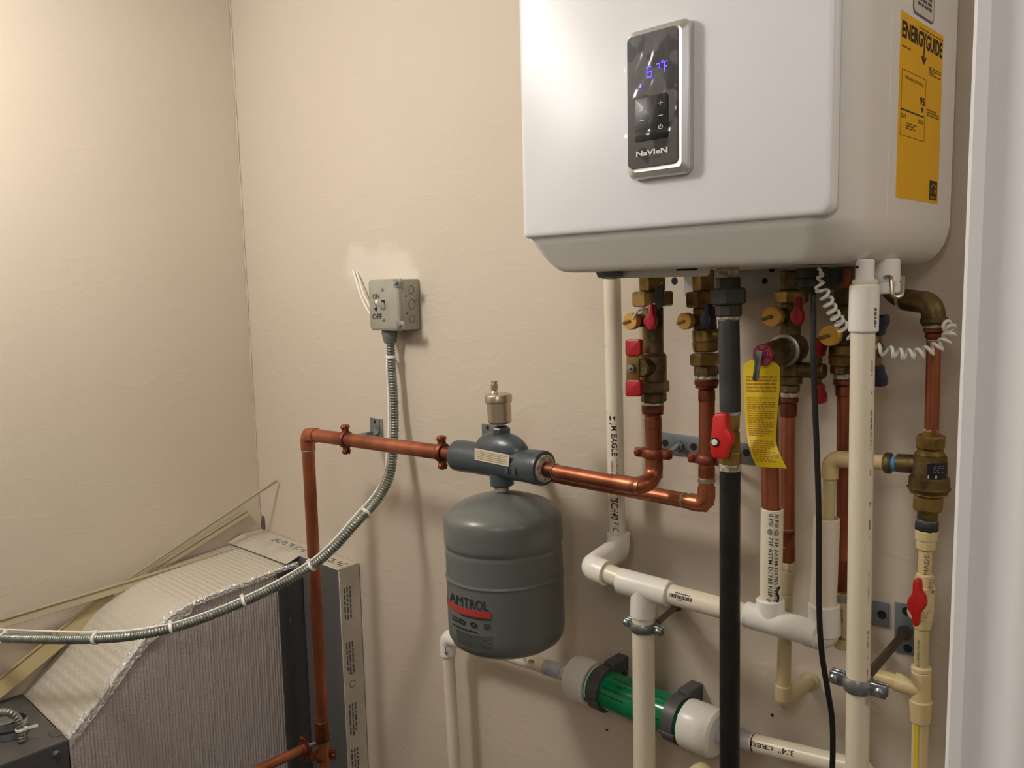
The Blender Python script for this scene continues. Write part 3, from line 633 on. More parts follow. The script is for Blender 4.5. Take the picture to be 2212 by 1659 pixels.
mb = MB(); c = atz(8, 1590, FTOP) + UP * 0.032; bx = ax; prism(mb, [c + ax * a_ + ay * b_ for a_, b_ in ((-0.05, -0.02), (L_ - 0.03, -0.02), (L_ - 0.015, 0), (L_ - 0.03, 0.02), (-0.05, 0.02))], UP * 0.003, 0.001); obj('cap_plate', mb, STEEL, cl)
c0 = atz(0, 1562, FTOP + 0.05); mb = MB(); pts = smooth_path([c0 + ax * -0.06 + UP * 0.02, c0 + UP * 0.024 + ax * 0.0, c0 + ax * 0.028 + UP * 0.012, c0 + ax * 0.036 - UP * 0.014, c0 + ax * 0.036 - UP * 0.046], 12)
pts = resample(pts, 0.0016); tube(mb, pts, [0.0085 if i % 4 < 2 else 0.0072 for i in range(len(pts))], 12); obj('conduit_loop', mb, GALV, cl)
zt_ = thing('cable_tie', 'white cable tie with a flat tail on the conduit loop above the furnace', 'cable tie', c0 + ax * 0.036 - UP * 0.02)
mb = MB(); cyl(mb, c0 + ax * 0.036 - UP * 0.023, c0 + ax * 0.036 - UP * 0.017, 0.0098, 14, 0.001); obj('band', mb, WHITE_PLASTIC, zt_)
mb = MB(); h0 = c0 + ax * 0.044 - UP * 0.02; box(mb, h0 - V((0.004, 0.004, 0.004)), h0 + V((0.004, 0.004, 0.004)), 0.001); obj('head', mb, WHITE_PLASTIC, zt_)
mb = MB(); bar(mb, h0, h0 + V((0.012, 0.022, 0.003)), UP, 0.006, 0.0014, 0.0003); obj('tail', mb, WHITE_PLASTIC, zt_)

# loose trim strips leaning between duct and left wall
def strip(label, A, B, wd, th, m, lip=0.0):
    A = V(A); B = V(B); mid = (A + B) / 2; to = (V((0, 0, CAMZ)) - mid).normalized(); d = (B - A).normalized(); u = d.cross(to).normalized()
    t = thing('trim_strip', label, 'trim strip', A, 'trim strips beside the duct')
    mb = MB(); bar(mb, A, B, u, wd, th, 0.0008); obj('face', mb, m, t)
    if lip:
        mb = MB(); qn = d.cross(u).normalized(); qn = qn if qn.dot(to) > 0 else -qn
        o_ = u * (wd / 2 - 0.003) + qn * (th / 2 + lip / 2 - 0.0005); bar(mb, A + o_, B + o_, u, 0.005, lip, 0.0008); obj('lip', mb, m, t)
    return t
strip('thin pale trim strip reaching highest, its tip by the wall corner', at(598, 1038, 1.165), atx(262, 1262, LX + 0.008), 0.010, 0.004, STICK, 0.003)
strip('short pale trim strip just under the highest thin one', atx(535, 1107, LX + 0.014), atx(322, 1240, LX + 0.016), 0.018, 0.005, STICK, 0.004)
strip('long pale trim strip lying along the duct top to the left edge', atx(578, 1172, -2.075), atx(-60, 1366, LX + 0.03), 0.023, 0.006, STICK, 0.005)
strip('broad yellowish trim strip sloping down to the furnace at lower left', atx(245, 1285, LX + 0.03), atx(-30, 1510, LX + 0.02), 0.040, 0.006, STICK_Y, 0.005)

# ================================================================== switch box, flexible conduit and wires
sb_r = at(908, 660, WY).x; sb_f = 1.127
sb_l = at(797, 660, sb_f - 0.008).x; sb_z1 = at(855, 603, sb_f).z; sb_z0 = at(860, 713, sb_f).z
sw = thing('switch_box', 'grey metal switch box on the wall with hand-lettered ON and OFF', 'switch box', (sb_l, 1.15, sb_z0))
mb = MB(); box(mb, (sb_l + 0.004, sb_f, sb_z0), (sb_r, WY - 0.0005, sb_z1), 0.003, 2); obj('box', mb, BOXGREY, sw)
mb = MB(); loops = []
for ins, y in ((0.0, sb_f), (0.0, sb_f - 0.004), (0.0015, sb_f - 0.0075), (0.006, sb_f - 0.010)):
    loops.append([(x, y, z) for x, z in rrect(sb_l + ins, sb_r - 0.002 - ins, sb_z0 - 0.002 + ins, sb_z1 + 0.001 - ins, 0.008, 5)])
n = len(loops[0]); vs = [p_ for l in loops for p_ in l]
fs = [(i * n + j, i * n + (j + 1) % n, (i + 1) * n + (j + 1) % n, (i + 1) * n + j) for i in range(3) for j in range(n)] + [tuple(3 * n + j for j in range(n))]
mb.add(vs, fs); cover = obj('cover', mb, BOXGREY, sw, ang=25)
cf = sb_f - 0.0102
for x, y in ((826, 626), (829, 691)):
    p = at(x, y, cf); mb = MB(); lathe(mb, [(0, 0.003), (0.003, 0.0022), (0.0045, 0), (0.0045, -0.002), (0, -0.002)], p, FW, 14); obj('screw', mb, STEEL, cover)
for x, y in ((859, 611), (866, 703)):
    p = at(x, y, cf); mb = MB(); box(mb, p - V((0.012, 0.0025, 0.009)), p + V((0.012, 0.002, 0.009)), 0.0015); obj('corner_tab', mb, STEEL, cover)
    mb = MB(); lathe(mb, [(0, 0.0075), (0.003, 0.007), (0.005, 0.004), (0.005, 0), (0, 0)], p, FW, 12); obj('tab_screw', mb, STEEL, cover)
mb = MB(); a_ = at(827, 648, cf); b_ = at(827, 670, cf); box(mb, (a_.x - 0.006, cf - 0.0006, b_.z), (a_.x + 0.006, cf + 0.001, a_.z), 0.0004, 1); obj('toggle_slot', mb, HOLE, cover)
p = at(828, 661, cf); mb = MB(); prism(mb, [p + V((-0.004, 0, -0.008)), p + V((-0.004, 0, 0.006)), p + V((-0.004, -0.019, 0.014)), p + V((-0.004, -0.020, 0.007)), p + V((-0.004, -0.006, -0.005))], (0.009, 0, 0), 0.001); obj('toggle', mb, WHITE_PLASTIC, cover)
SC = Squad(at(795, 600, cf), at(868, 602, cf), at(874, 712, cf), at(800, 714, cf), V((0, -0.0004, 0)))
mb = MB(); put_text(mb, 'ON', SC, 0.115, 0.32, 0.60, 0.70, 0.01); put_text(mb, 'OFF', SC, 0.085, 0.37, 0.21, 0.32, 0.01)
quad(mb, SC, 0.19, 0.215, 0.38, 0.56); mb.add([SC(0.15, 0.52), SC(0.26, 0.52), SC(0.205, 0.60)], [(0, 1, 2)]); mb.add([SC(0.14, 0.43), SC(0.25, 0.43), SC(0.195, 0.35)], [(0, 1, 2)]); obj('marker_lettering', mb, INK, cover)
for y, s_ in ((626, 9), (657, 11), (689, 9)):
    p = atx(889 + (y - 626) * 0.03, y, sb_r + 0.0004); r_ = rad(p, s_ * 2) ; mb = MB(); pts = [p + V((0, 0.8 * r_ * math.cos(2 * math.pi * k_ / 20), r_ * math.sin(2 * math.pi * k_ / 20))) for k_ in range(21)]; tube(mb, pts, 0.0007, 6); obj('knockout', mb, STEEL_PLATE, sw)
for x, y in ((877, 640), (880, 677)):
    p = atx(x, y, sb_r + 0.0003); obj('box_hole', cyl(MB(), p, p + V((0.0006, 0, 0)), 0.002, 10), HOLE, sw)
con0 = at(841, 716, 1.146); con1 = at(843, 741, 1.146)
cd = thing('flexible_conduit', 'ribbed grey metal conduit sagging from the switch box to the left edge', 'conduit', con0)
mb = MB(); lathe(mb, [(0, 0), (0.017, 0), (0.018, 0.006), (0.0155, 0.020), (0.013, 0.030), (0, 0.030)], con0 + UP * 0.004, con1 - con0, 18); obj('connector', mb, STEEL_PLATE, cd)
cpx = [(843, 738, 1.146), (847, 800, 1.146), (852, 880, 1.142), (851, 960, 1.125), (842, 1030, 1.10), (815, 1080, 1.06), (770, 1130, 1.0), (720, 1185, 0.955), (672, 1224, 0.925), (600, 1266, 0.87), (528, 1300, 0.815), (450, 1332, 0.75), (370, 1358, 0.69), (290, 1373, 0.625), (207, 1380, 0.58), (100, 1381, 0.525), (0, 1378, 0.48), (-40, 1374, 0.465)]
cpath = smooth_path([at(*c_) for c_ in cpx], 24); cps = resample(cpath, 0.00155)
rc = 0.0098; mb = MB(); tube(mb, cps, [rc if i % 4 in (0, 1) else rc * (0.78 if i % 4 == 3 else 0.88) for i in range(len(cps))], 12); obj('armour', mb, GALV, cd, ang=80)
def near(px, py):
    best = None
    for i in range(1, len(cps) - 1):
        q = cps[i] - V((0, 0, CAMZ)); c = RX * q.x + RY * q.y + RZ * q.z; d_ = (CX + FPX * c.x / c.z - px) ** 2 + (CY + FPX * c.y / c.z - py) ** 2
        if best is None or d_ < best[0]: best = (d_, i)
    return best[1]
ties = [(843, 772, 'just below the switch box'), (790, 1108, 'on the conduit bend left of the grey tank'), (674, 1222, 'where the conduit crosses the copper riser'), (528, 1300, 'on the conduit over the ribbed foil, left of the riser'), (370, 1358, 'on the conduit at the shiny foil ridge'), (207, 1380, 'on the conduit over the quilted duct top'), (8, 1379, 'on the conduit at the left edge of the picture')]
for x, y, wh in ties:
    i = near(x, y); p = cps[i]; d_ = (cps[i + 1] - cps[i - 1]).normalized(); t = thing('cable_tie', 'white cable tie ' + wh, 'cable tie', p, 'white cable ties along the conduit')
    mb = MB(); cyl(mb, p - d_ * 0.003, p + d_ * 0.003, rc + 0.0022, 16, 0.0008); obj('band', mb, WHITE_PLASTIC, t)
    to = (V((0, 0, CAMZ)) - p).normalized(); sd = d_.cross(to).normalized(); sd = sd if sd.z > 0 else -sd
    if abs(d_.z) > 0.9: sd = -RT
    hp = p + sd * (rc + 0.0035); mb = MB(); bar(mb, hp - d_ * 0.004, hp + d_ * 0.004, sd, 0.007, 0.007, 0.001); obj('head', mb, WHITE_PLASTIC, t)
def offs(i0, i1, px_, step=40):
    out = []
    for i in list(range(i0, i1, step)) + [i1]:
        p = cps[i]; d_ = (cps[min(i + 1, len(cps) - 1)] - cps[max(i - 1, 0)]).normalized(); to = (V((0, 0, CAMZ)) - p).normalized(); sd = d_.cross(to).normalized()
        if sd.x > 0.2 or sd.z < -0.2 and sd.x > -0.2: sd = -sd
        out.append(p + sd * (px_ + 0.0035 * math.sin(i * 0.009)) + V((0, 0.004, 0)))
    return out
wr = thing('white_cable', 'thin white low-voltage cable strapped along the ribbed grey conduit', 'cable', at(772, 600, 1.17))
w1 = [at(763, 585, 1.1715), at(770, 606, 1.165), at(780, 640, 1.158), at(796, 672, 1.158), at(815, 700, 1.160), at(836, 745, 1.160)] + offs(near(846, 790), len(cps) - 2, rc + 0.003)
mb = MB(); tube(mb, resample(smooth_path(w1, 8), 0.006), 0.0024, 8); obj('cable_run', mb, WHITE_PLASTIC, wr)
mb = MB(); tube(mb, smooth_path([at(770, 588, 1.1715), at(776, 604, 1.166), at(786, 636, 1.160), at(802, 668, 1.160), at(812, 690, 1.16)], 8), 0.0024, 8); obj('second_strand', mb, WHITE_PLASTIC, wr)

# ================================================================== copper run at left, air separator, expansion tank
YR = 1.0
E0 = at(664, 938, YR); E1 = at(958, 978, YR); rL = 0.0142; rR = rad(at(672, 1100, YR), 27.5)
cl1 = thing('copper_pipe', 'copper line from the dark air separator left to the elbow and down the riser', 'copper pipe', at(690, 1620, YR))
pipe(cl1, E0, E1, rL, COPPER)
R1 = at(697, 1600, YR); R2 = at(704, 1720, YR)
pipe(cl1, E0, down(E0, R2, 0.25), rR, COPPER, 'riser'); elbow(cl1, E1, E0, R1, rR * 1.16, COPPER, rR * 2.6, rR * 1.5)
sleeve(cl1, E0, R1, 0.048, 0.053, rR * 1.19, SOLDER, 'solder_joint'); sleeve(cl1, E0, R1, 0.93, 1.0, rR * 1.22, COPPER_DARK)
A0 = at(952, 977, YR); A1 = at(998, 984, YR); pipe(cl1, A0, A1, rad(A0, 30), COPPER_DARK, 'adapter')
ring_clamp('pipe_clamp', 'copper split-ring clamp nearest the elbow on the left copper line', at(747, 949, YR), E1 - E0, rL, UP, COPPER_PAINT, None, group=None)
pt1 = at(811, 930, WY - 0.004)
ring_clamp('pipe_clamp', 'copper split-ring clamp beside the dark air separator inlet', at(955, 977, YR), E1 - E0, rL, UP, COPPER_PAINT, None)
brk = thing('wall_bracket', 'small slotted zinc wall bracket with stub rod above the left copper line', 'wall bracket', pt1)
plate(brk, [(799, 902), (821, 906), (822, 944), (800, 942)], [(809, 911)], STEEL_PLATE); plate(brk, [(819, 905), (824, 906), (826, 945), (821, 944)], [], STEEL)
obj('rod', cyl(MB(), at(810, 934, WY - 0.003), at(800, 938, YR + 0.10) - V((0, 0.1, 0)), 0.0045, 12), STEEL, brk); mb = MB(); hexn(mb, at(811, 932, WY - 0.004), at(811, 932, WY - 0.012), 0.009); obj('nut', mb, STEEL, brk)
brk = thing('wall_bracket', 'zinc wall bracket half hidden behind the dark air separator', 'wall bracket', at(1052, 930, WY - 0.004))
plate(brk, [(1040, 915), (1072, 919), (1073, 948), (1041, 944)], [(1053, 924)], STEEL_PLATE)
obj('rod', cyl(MB(), at(1060, 960, WY - 0.003), at(1085, 975, YR), 0.0045, 12), STEEL, brk)
# side branch toward the camera at the bottom
b0 = at(676, 1606, YR - 0.005); cl2 = thing('copper_pipe', 'copper branch pipe heading toward the viewer at the bottom of the riser', 'copper pipe', b0)
b0 = at(666, 1612, 0.975); b1 = V((b0.x, 0.60, b0.z)); pipe(cl2, b0, b1, rad(b0, 21), COPPER)
ring_clamp('pipe_clamp', 'copper clamp around the bottom of the left riser', at(697, 1632, YR), UP, rR, V((-0.6, -0.8, 0)), COPPER_PAINT, None, wd=0.020)
ring_clamp('pipe_clamp', 'copper clamp around the end of the branch pipe by the riser', b0 + V((0, -0.012, 0)), V((0, 1, 0)), rad(b0, 21), UP, COPPER_PAINT, (b0 + V((0.004, -0.004, 0.004)), b0 + V((0.014, 0.035, 0.006))), rodm=STEEL)
# air separator
SA = at(988, 983, YR); SB = at(1176, 1012, YR); sd_ = (SB - SA).normalized(); SL_ = (SB - SA).length
sep = thing('air_separator', 'dark blue-grey cast air separator on the copper line above the tank', 'air separator', at(1085, 985, YR))
rf = rad(at(1085, 995, YR), 72); r0 = rf
mb = MB(); lathe(mb, [(0, 0), (r0 * 0.62, 0), (r0 * 0.98, 0.002), (r0, 0.006), (r0, 0.026), (r0 * 0.97, 0.036), (r0 * 0.97, SL_ - 0.036), (r0, SL_ - 0.026), (r0 * 1.03, SL_ - 0.006), (r0 * 1.0, SL_), (r0 * 0.62, SL_), (0, SL_)], SA, sd_, 28)
cdm = at(1083, 974, YR); b = bmesh.new(); bmesh.ops.create_uvsphere(b, u_segments=28, v_segments=16, radius=1)
for v in b.verts:
    s_ = abs(v.co.x) ** 1.0; v.co = cdm + sd_ * (v.co.x * 0.060) + V((0, v.co.y * r0 * 0.98, v.co.z * 0.034))
mb.bm(b); obj('body', mb, SEP, sep, ang=60)
stack(sep, 1082, 920, 1083, 945, YR, [('top_boss', 923, 946, 40, SEP, 'o'), ('plug', 919, 926, 26, BLUE_DARK, 'h')]); stack(sep, 1083, 1025, 1085, 1050, YR, [('bottom_boss', 1020, 1049, 52, SEP)])
mb = MB(); rr_ = r0 * 0.99; ls = Squad(at(1026, 968, YR - rr_), at(1101, 983, YR - rr_), at(1099, 1008, YR - rr_), at(1026, 993, YR - rr_), V((0, -0.0008, 0)))
prism(mb, [ls(0, 0), ls(1, 0), ls(1, 1), ls(0, 1)], (0, 0.0012, 0)); pl_ = obj('paper_label', mb, PAPER, sep); pl_['label'] = 'cream paper label'
mb = MB(); lines(mb, lambda u, v: ls(u, v) + V((0, -0.0004, 0)), 0.05, 0.95, 0.1, 0.9, 5, 0.4, (0.05, 0.15)); obj('label_print', mb, mat('tan_ink', (160, 146, 118), 0.6), pl_)['kind'] = 'stuff'
mb = MB(); cyl(mb, SB - sd_ * 0.001, SB + sd_ * 0.004, r0 * 0.80, 24, 0.001); obj('pipe_dope', mb, TAPE_WHITE, sep)
for s_ in (0.80, 0.72):
    mb = MB(); c = SA + sd_ * SL_ * s_ + FW * r0 * 0.97; box(mb, c + V((-0.004, -0.0012, -0.012)), c + V((0.004, 0.002, 0.002)), 0.0008); obj('cast_mark', mb, SEP, sep)
# air vent
av = thing('air_vent', 'nickel automatic air vent standing on top of the dark air separator', 'air vent', at(1083, 918, YR))
vx = lambda py: at(1075 + (py - 830) * 0.06, py, YR)
def vz(py, wd): return (rad(vx(py), wd), (vx(922) - vx(py)).length)
vr = lambda wd: rad(vx(890), wd)
mb = MB(); base = vx(922); top = vx(850); H = (top - base).length; ax_ = top - base
lathe(mb, [(0, 0), (vr(22), 0), (vr(22), H * 0.08), (vr(44), H * 0.10), (vr(49), H * 0.14), (vr(52), H * 0.17), (vr(52), H * 0.78), (0, H * 0.78)], base, ax_, 32); obj('canister', mb, NICKEL, av, ang=30)
mb = MB(); lathe(mb, [(0, H * 0.74), (vr(57), H * 0.74), (vr(59), H * 0.76), (vr(59), H * 0.93), (vr(56), H * 0.97), (vr(48), H), (0, H)], base, ax_, 32); obj('cap', mb, NICKEL, av, ang=30)
sp_ = base + ax_ - V((0.009, 0, 0)); mb = MB(); lathe(mb, [(0, 0), (vr(18), 0), (vr(11), 0.004), (vr(11), 0.005), (vr(16), 0.006), (vr(16), 0.016), (vr(12), 0.0165), (vr(12), 0.018), (vr(15), 0.0185), (vr(14), 0.021), (0, 0.022)], sp_, UP, 14); obj('vent_stem', mb, NICKEL, av, ang=30)
# expansion tank
tk = thing('expansion_tank', 'grey steel expansion tank hanging below the air separator', 'expansion tank', at(1096, 1380, YR))
tA = at(1084, 1062, YR); tz = lambda py: (at(1084 + (py - 1062) * 0.036, py, YR) - tA).length; tdir = at(1096, 1380, YR) - tA
Rt = rad(at(1088, 1200, YR), 256)
prof = [(0, 0), (Rt * 0.12, 0.0005), (Rt * 0.3, 0.004), (Rt * 0.55, 0.011), (Rt * 0.78, 0.020), (Rt * 0.91, 0.028), (Rt * 0.975, 0.0355), (Rt * 0.997, 0.042), (Rt, 0.050), (Rt, 0.056), (Rt, tz(1156)), (Rt, tz(1162)), (Rt * 0.990, tz(1166)), (Rt * 0.974, tz(1170)), (Rt * 0.974, tz(1172)), (Rt * 0.986, tz(1176)), (Rt * 0.987, tz(1180)), (Rt * 0.987, tz(1227)), (Rt * 0.988, tz(1230)), (Rt * 1.002, tz(1232)), (Rt * 1.002, tz(1234)), (Rt * 0.990, tz(1236)), (Rt * 0.990, tz(1240)), (Rt * 0.990, tz(1332)), (Rt * 0.989, tz(1340)), (Rt * 0.98, tz(1357)), (Rt * 0.92, tz(1371)), (Rt * 0.8, tz(1381)), (Rt * 0.4, tz(1388)), (0, tz(1390))]
mb = MB(); lathe(mb, prof, tA, tdir, 72); obj('shell', mb, TANK, tk, ang=60)
stack(tk, 1083, 1045, 1085, 1070, YR, [('neck', 1046, 1074, (30, 27), STEEL_PLATE), ('seal_tape', 1049, 1062, (31, 31), TAPE_WHITE)])
tax = tdir.normalized(); tto = V((0, 0, CAMZ)) - at(1090, 1250, YR); tto = (tto - tax * tto.dot(tax)).normalized(); tsd = -tax.cross(tto)
def STK(px_, py_):     # point on the tank skin: image column offset as sine, height by axis pixel
    a = math.asin(max(-0.99, min(0.99, (px_ - 1094) / 126.0))); return tA + tax * tz(py_) + (tto * math.cos(a) + tsd * math.sin(a)) * (Rt * 0.996 + 0.0006)
TS = lambda x0, x1, y0, y1: (lambda u, v: STK(x0 + (x1 - x0) * u, y1 + (y0 - y1) * v))
mb = MB(); quad(mb, TS(969, 1063, 1275, 1288), 0, 1, 0, 1, 16); obj('red_band', mb, mat('red_print', (178, 56, 52), 0.4), tk)
mb = MB(); put_text(mb, 'AMTROL', TS(978, 1058, 1253, 1273), 0, 1, 0, 1, 0.0); quad(mb, TS(1000, 1063, 1290, 1292), 0, 1, 0, 1, 10)
for cx_ in (1003, 1027):
    S = TS(cx_ - 7, cx_ + 7, 1299, 1311)
    for k_ in range(12):
        a0 = k_ * math.pi / 6; a1 = a0 + math.pi / 6; pt = lambda a, r_: S(0.5 + 0.5 * r_ * math.cos(a), 0.5 + 0.5 * r_ * math.sin(a)); mb.add([pt(a0, 1), pt(a1, 1), pt(a1, 0.45), pt(a0, 0.45)], [(0, 1, 2, 3)])
lines(mb, TS(982, 996, 1299, 1311), 0, 1, 0, 1, 2, 0.5, (0.2, 0.4)); lines(mb, TS(1048, 1062, 1299, 1311), 0, 1, 0, 1, 3, 0.4, (0.2, 0.4)); obj('tank_lettering', mb, INK, tk)['kind'] = 'stuff'
mb = MB(); lines(mb, TS(984, 1064, 1316, 1322), 0, 1, 0, 1, 1, 0.5); obj('rating_print', mb, INK, tk); mb = MB(); lines(mb, TS(990, 1065, 1325, 1352), 0, 1, 0, 1, 9, 0.45, (0.05, 0.14), 0.02); obj('fine_print', mb, mat('dark_grey_ink', (58, 60, 60), 0.6), tk)['kind'] = 'stuff'
# front copper run separator -> heater valve 1
cl3 = thing('copper_pipe', 'front copper line from the air separator up to the leftmost heater valve', 'copper pipe', at(1290, 1030, YR))
F0 = at(1158, 1010, YR); F1 = at(1384, 1052, YR); F2 = at(1414, 1032, YR + 0.035); F3 = at(1410, 880, YR + 0.035); rC = rad(at(1410, 930, YR + 0.035), 35.5); rF = rad(at(1280, 1030, YR), 31)
pipe(cl3, F0, F1, rF, COPPER); pipe(cl3, F2, F3, rC, COPPER, 'riser')
mid_ = at(1399, 1047, YR + 0.008)
obj('elbow', tube(MB(), fillet([F1 + (F0 - F1).normalized() * 0.045, F1, F2, F2 + (F3 - F2).normalized() * 0.035], 0.022, 10), rC * 1.08, 20), COPPER, cl3)
sleeve(cl3, F0, F1, 0.0, 0.11, rF * 1.28, COPPER, 'adapter'); sleeve(cl3, F0, F1, 0.11, 0.20, rF * 1.12, COPPER_DARK); sleeve(cl3, F0, F1, 0.2, 0.207, rF * 1.16, SOLDER, 'solder_joint'); sleeve(cl3, F2, F3, 0.70, 0.86, rC * 1.06, COPPER)
stack(cl3, 1410, 870, 1410, 905, YR + 0.035, [('female_adapter', 874, 892, (50, 48), COPPER_DARK), ('adapter_neck', 892, 898, (48, 36), COPPER_DARK), ('thread_tape', 868, 875, 48, TAPE_WHITE)])
# rear copper run to valve 2, behind
YB = 1.065; cl4 = thing('copper_pipe', 'rear copper line passing behind the front one to the second heater valve', 'copper pipe', at(1450, 1075, YB))
G0 = at(1080, 1004, YB); G1 = at(1526, 1090, YB); G2 = at(1527, 842, YB); rG = rad(at(1527, 950, YB), 35)
pipe(cl4, at(1080, 1006, YB), G1, rG, COPPER); pipe(cl4, G1, G2, rG, COPPER, 'riser'); elbow(cl4, G0, G1, G2, rG * 1.12, COPPER, rG * 2.3)
g_ = at(1080, 1006, YB); elbow(cl4, G1, g_, g_ + V((0, 0.1, 0)), rG * 1.12, COPPER_DARK); pipe(cl4, g_, V((g_.x, WY + 0.01, g_.z)), rG, COPPER, 'wall_stub')
sleeve(cl4, G0, G1, 0.905, 0.918, rG * 1.04, SOLDER, 'solder_joint'); sleeve(cl4, G1, G2, 0.19, 0.24, rG * 1.1, SOLDER, 'solder_joint'); sleeve(cl4, G1, G2, 0.24, 0.34, rG * 1.04, COPPER_DARK)
stack(cl4, 1526, 812, 1527, 880, YB, [('thread_tape', 810, 820, 50, BLUE_TAPE if False else TAPE_WHITE), ('female_adapter', 819, 834, (54, 52), COPPER_DARK), ('adapter_neck', 834, 842, (52, 37), COPPER_DARK), ('coupling', 841, 868, 37, COPPER_DARK)])
# clamps on the two risers and their strut plate on the wall
cp = at(1411, 979, YR + 0.035); rp_ = at(1465, 962, WY - 0.004)
t = ring_clamp('pipe_clamp', 'copper split-ring clamp on the leftmost riser with a zinc rod to the wall', cp, UP, rC, V((1, 0.15, 0)), COPPER_PAINT, (cp + V((rC + 0.012, 0.0, 0)), rp_), rodm=STEEL)
brk = thing('wall_bracket', 'long grey strut plate on the wall behind the copper risers and gas valve', 'wall bracket', rp_)
plate(brk, [(1428, 934), (1631, 961), (1632, 1004), (1429, 979)], [(1437, 957), (1498, 965), (1612, 978)], STEEL_PLATE, hr=0.0062)
ring_clamp('pipe_clamp', 'copper split-ring clamp on the second riser beside the red gas handle', at(1528, 992, YB), UP, rG, V((1, 0.1, 0)), COPPER_PAINT, (at(1528, 992, YB) + V((0, rG, 0)), at(1540, 985, WY - 0.004)), rodm=STEEL)

# ================================================================== heater valves
def purge_cap(parent, px, py, Yf, wpx, length, glow=BRASS_BRIGHT):
    p = at(px, py, Yf); r_ = rad(p, wpx); mb = MB(); lathe(mb, [(0, 0), (r_ * 0.93, 0), (r_, 0.0012), (r_, 0.011), (r_ * 0.9, 0.012), (0, 0.012)], p, -FW, 26); c = obj('drain_cap', mb, glow, parent, ang=30)
    mb = MB(); cyl(mb, p + FW * 0.0012, p + V((0, 0.002, 0)), r_ * 0.20, 12, 0.0006); obj('cap_rivet', mb, BRASS, c)
    mb = MB(); bar(mb, p + FW * 0.0008, p + FW * 0.0008 + V((-r_ * 0.95, 0, -r_ * 0.3)), UP, r_ * 0.35, 0.0012, 0.0003); obj('retainer_strap', mb, BRASS, c)
    mb = MB(); cyl(mb, p + V((0, 0.010, 0)), p + V((0.0, length, 0)), r_ * 0.78, 20); obj('drain_port', mb, BRASS_DARK, parent)
def wing(parent, cx_, cy_, s, Y, m, th=0.010):
    pp = [(-2, -28), (5, -30), (8, -26), (8, -6), (12, 2), (13, 12), (8, 26), (0, 28), (-3, 24), (-12, 14), (-13, 4), (-8, -2), (-3, -8)]
    mb = MB(); prism_px(mb, [(cx_ + a * s, cy_ + b_ * s) for a, b_ in pp], Y, th, 0.0018); obj('drain_handle', mb, m, parent)
def lever(parent, cx_, cy_, hx, hy, Y, m, wd=32, th=0.004, tilt=0.0):
    """plate handle with two vinyl grips, centre at (cx_, cy_), half length hy px"""
    mb = MB(); prism_px(mb, [(cx_ - wd * 0.40, cy_ - hy * 0.55), (cx_ + wd * 0.40, cy_ - hy * 0.55), (cx_ + wd * 0.44, cy_ + hy * 0.5), (cx_ - wd * 0.40, cy_ + hy * 0.5)], Y, 0.003, 0.0006); hd = obj('handle_plate', mb, BRASS, parent)
    for a, b_ in ((-1.0, -0.42), (0.42, 1.0)):
        mb = MB(); y0, y1 = cy_ + hy * a, cy_ + hy * b_
        pts = rrect(cx_ - wd / 2, cx_ + wd / 2, y0, y1, wd * 0.18, 4); prism_px(mb, pts, Y - 0.003, 0.009, 0.0022); obj('grip', mb, m, hd)
    p = at(cx_, cy_, Y); mb = MB(); hexn(mb, p, p + FW * 0.006, rad(p, wd * 0.62)); cyl(mb, p, p + FW * 0.009, rad(p, wd * 0.24), 12, 0.0008); obj('handle_nut', mb, STEEL, hd)
GV = None
Y1_ = YR + 0.035
v1 = thing('isolation_valve', 'leftmost brass isolation valve with a red-gripped lever under the heater', 'valve', at(1412, 870, Y1_), GV)
stack(v1, 1409, 588, 1412, 870, Y1_, [('inlet_nut', 586, 629, 58, BRASS, 'h', 0.2), ('union_nut', 629, 662, 88, BRASS, 'h', 0.35), ('upper_body', 662, 764, (46, 46), BRASS_DARK), ('shoulder', 758, 768, (46, 56), BRASS_DARK), ('valve_body', 766, 824, (58, 58), BRASS_DARK), ('lower_nut', 822, 848, 70, BRASS_DARK, 'h', 0.3), ('tailpiece', 847, 868, 56, BRASS_DARK, 'o')])
p = at(1385, 793, Y1_ - 0.02); mb = MB(); cyl(mb, V((at(1412, 793, Y1_).x, Y1_, p.z)), V((at(1412, 793, Y1_).x, Y1_ - 0.034, p.z)), rad(p, 40), 20, 0.002); obj('stem_boss', mb, BRASS_DARK, v1)
purge_cap(v1, 1360, 694, Y1_ - 0.045, 37, 0.045, BRASS_BRIGHT)
wing(v1, 1401, 686, 0.98, Y1_ - 0.038, RED_DARK); lever(v1, 1366, 795, 0, 62, Y1_ - 0.036, RED_DARK, 33)
mb = MB(); tube(mb, smooth_path([at(1366, 690, Y1_ - 0.046), at(1378, 672, Y1_ - 0.04), at(1398, 664, Y1_ - 0.03), at(1426, 650, Y1_ - 0.028), at(1432, 630, Y1_ - 0.028), at(1430, 610, Y1_ - 0.028)], 8), 0.0018, 6); obj('cap_strap', mb, PVC_GREY, v1)
mb = MB(); prism_px(mb, [(1414, 625), (1431, 612), (1433, 640), (1434, 660), (1420, 668), (1412, 650)], Y1_ - 0.032, 0.0015); obj('dark_tag', mb, BLACK, v1)
v2 = thing('isolation_valve', 'brass isolation valve with a navy drain handle behind the dark gas pipe', 'valve', at(1524, 812, YB), GV)
stack(v2, 1519, 588, 1526, 812, YB, [('inlet_nut', 584, 630, 50, BRASS, 'h', 0.2), ('union_nut', 629, 664, 78, BRASS, 'h', 0.35), ('upper_body', 664, 712, (50, 52), BRASS_DARK), ('valve_body', 711, 738, (56, 56), BRASS), ('lower_body', 737, 760, (58, 54), BRASS), ('lower_nut', 763, 789, 70, BRASS, 'h', 0.3), ('tailpiece', 789, 812, 54, BRASS_DARK, 'o')])
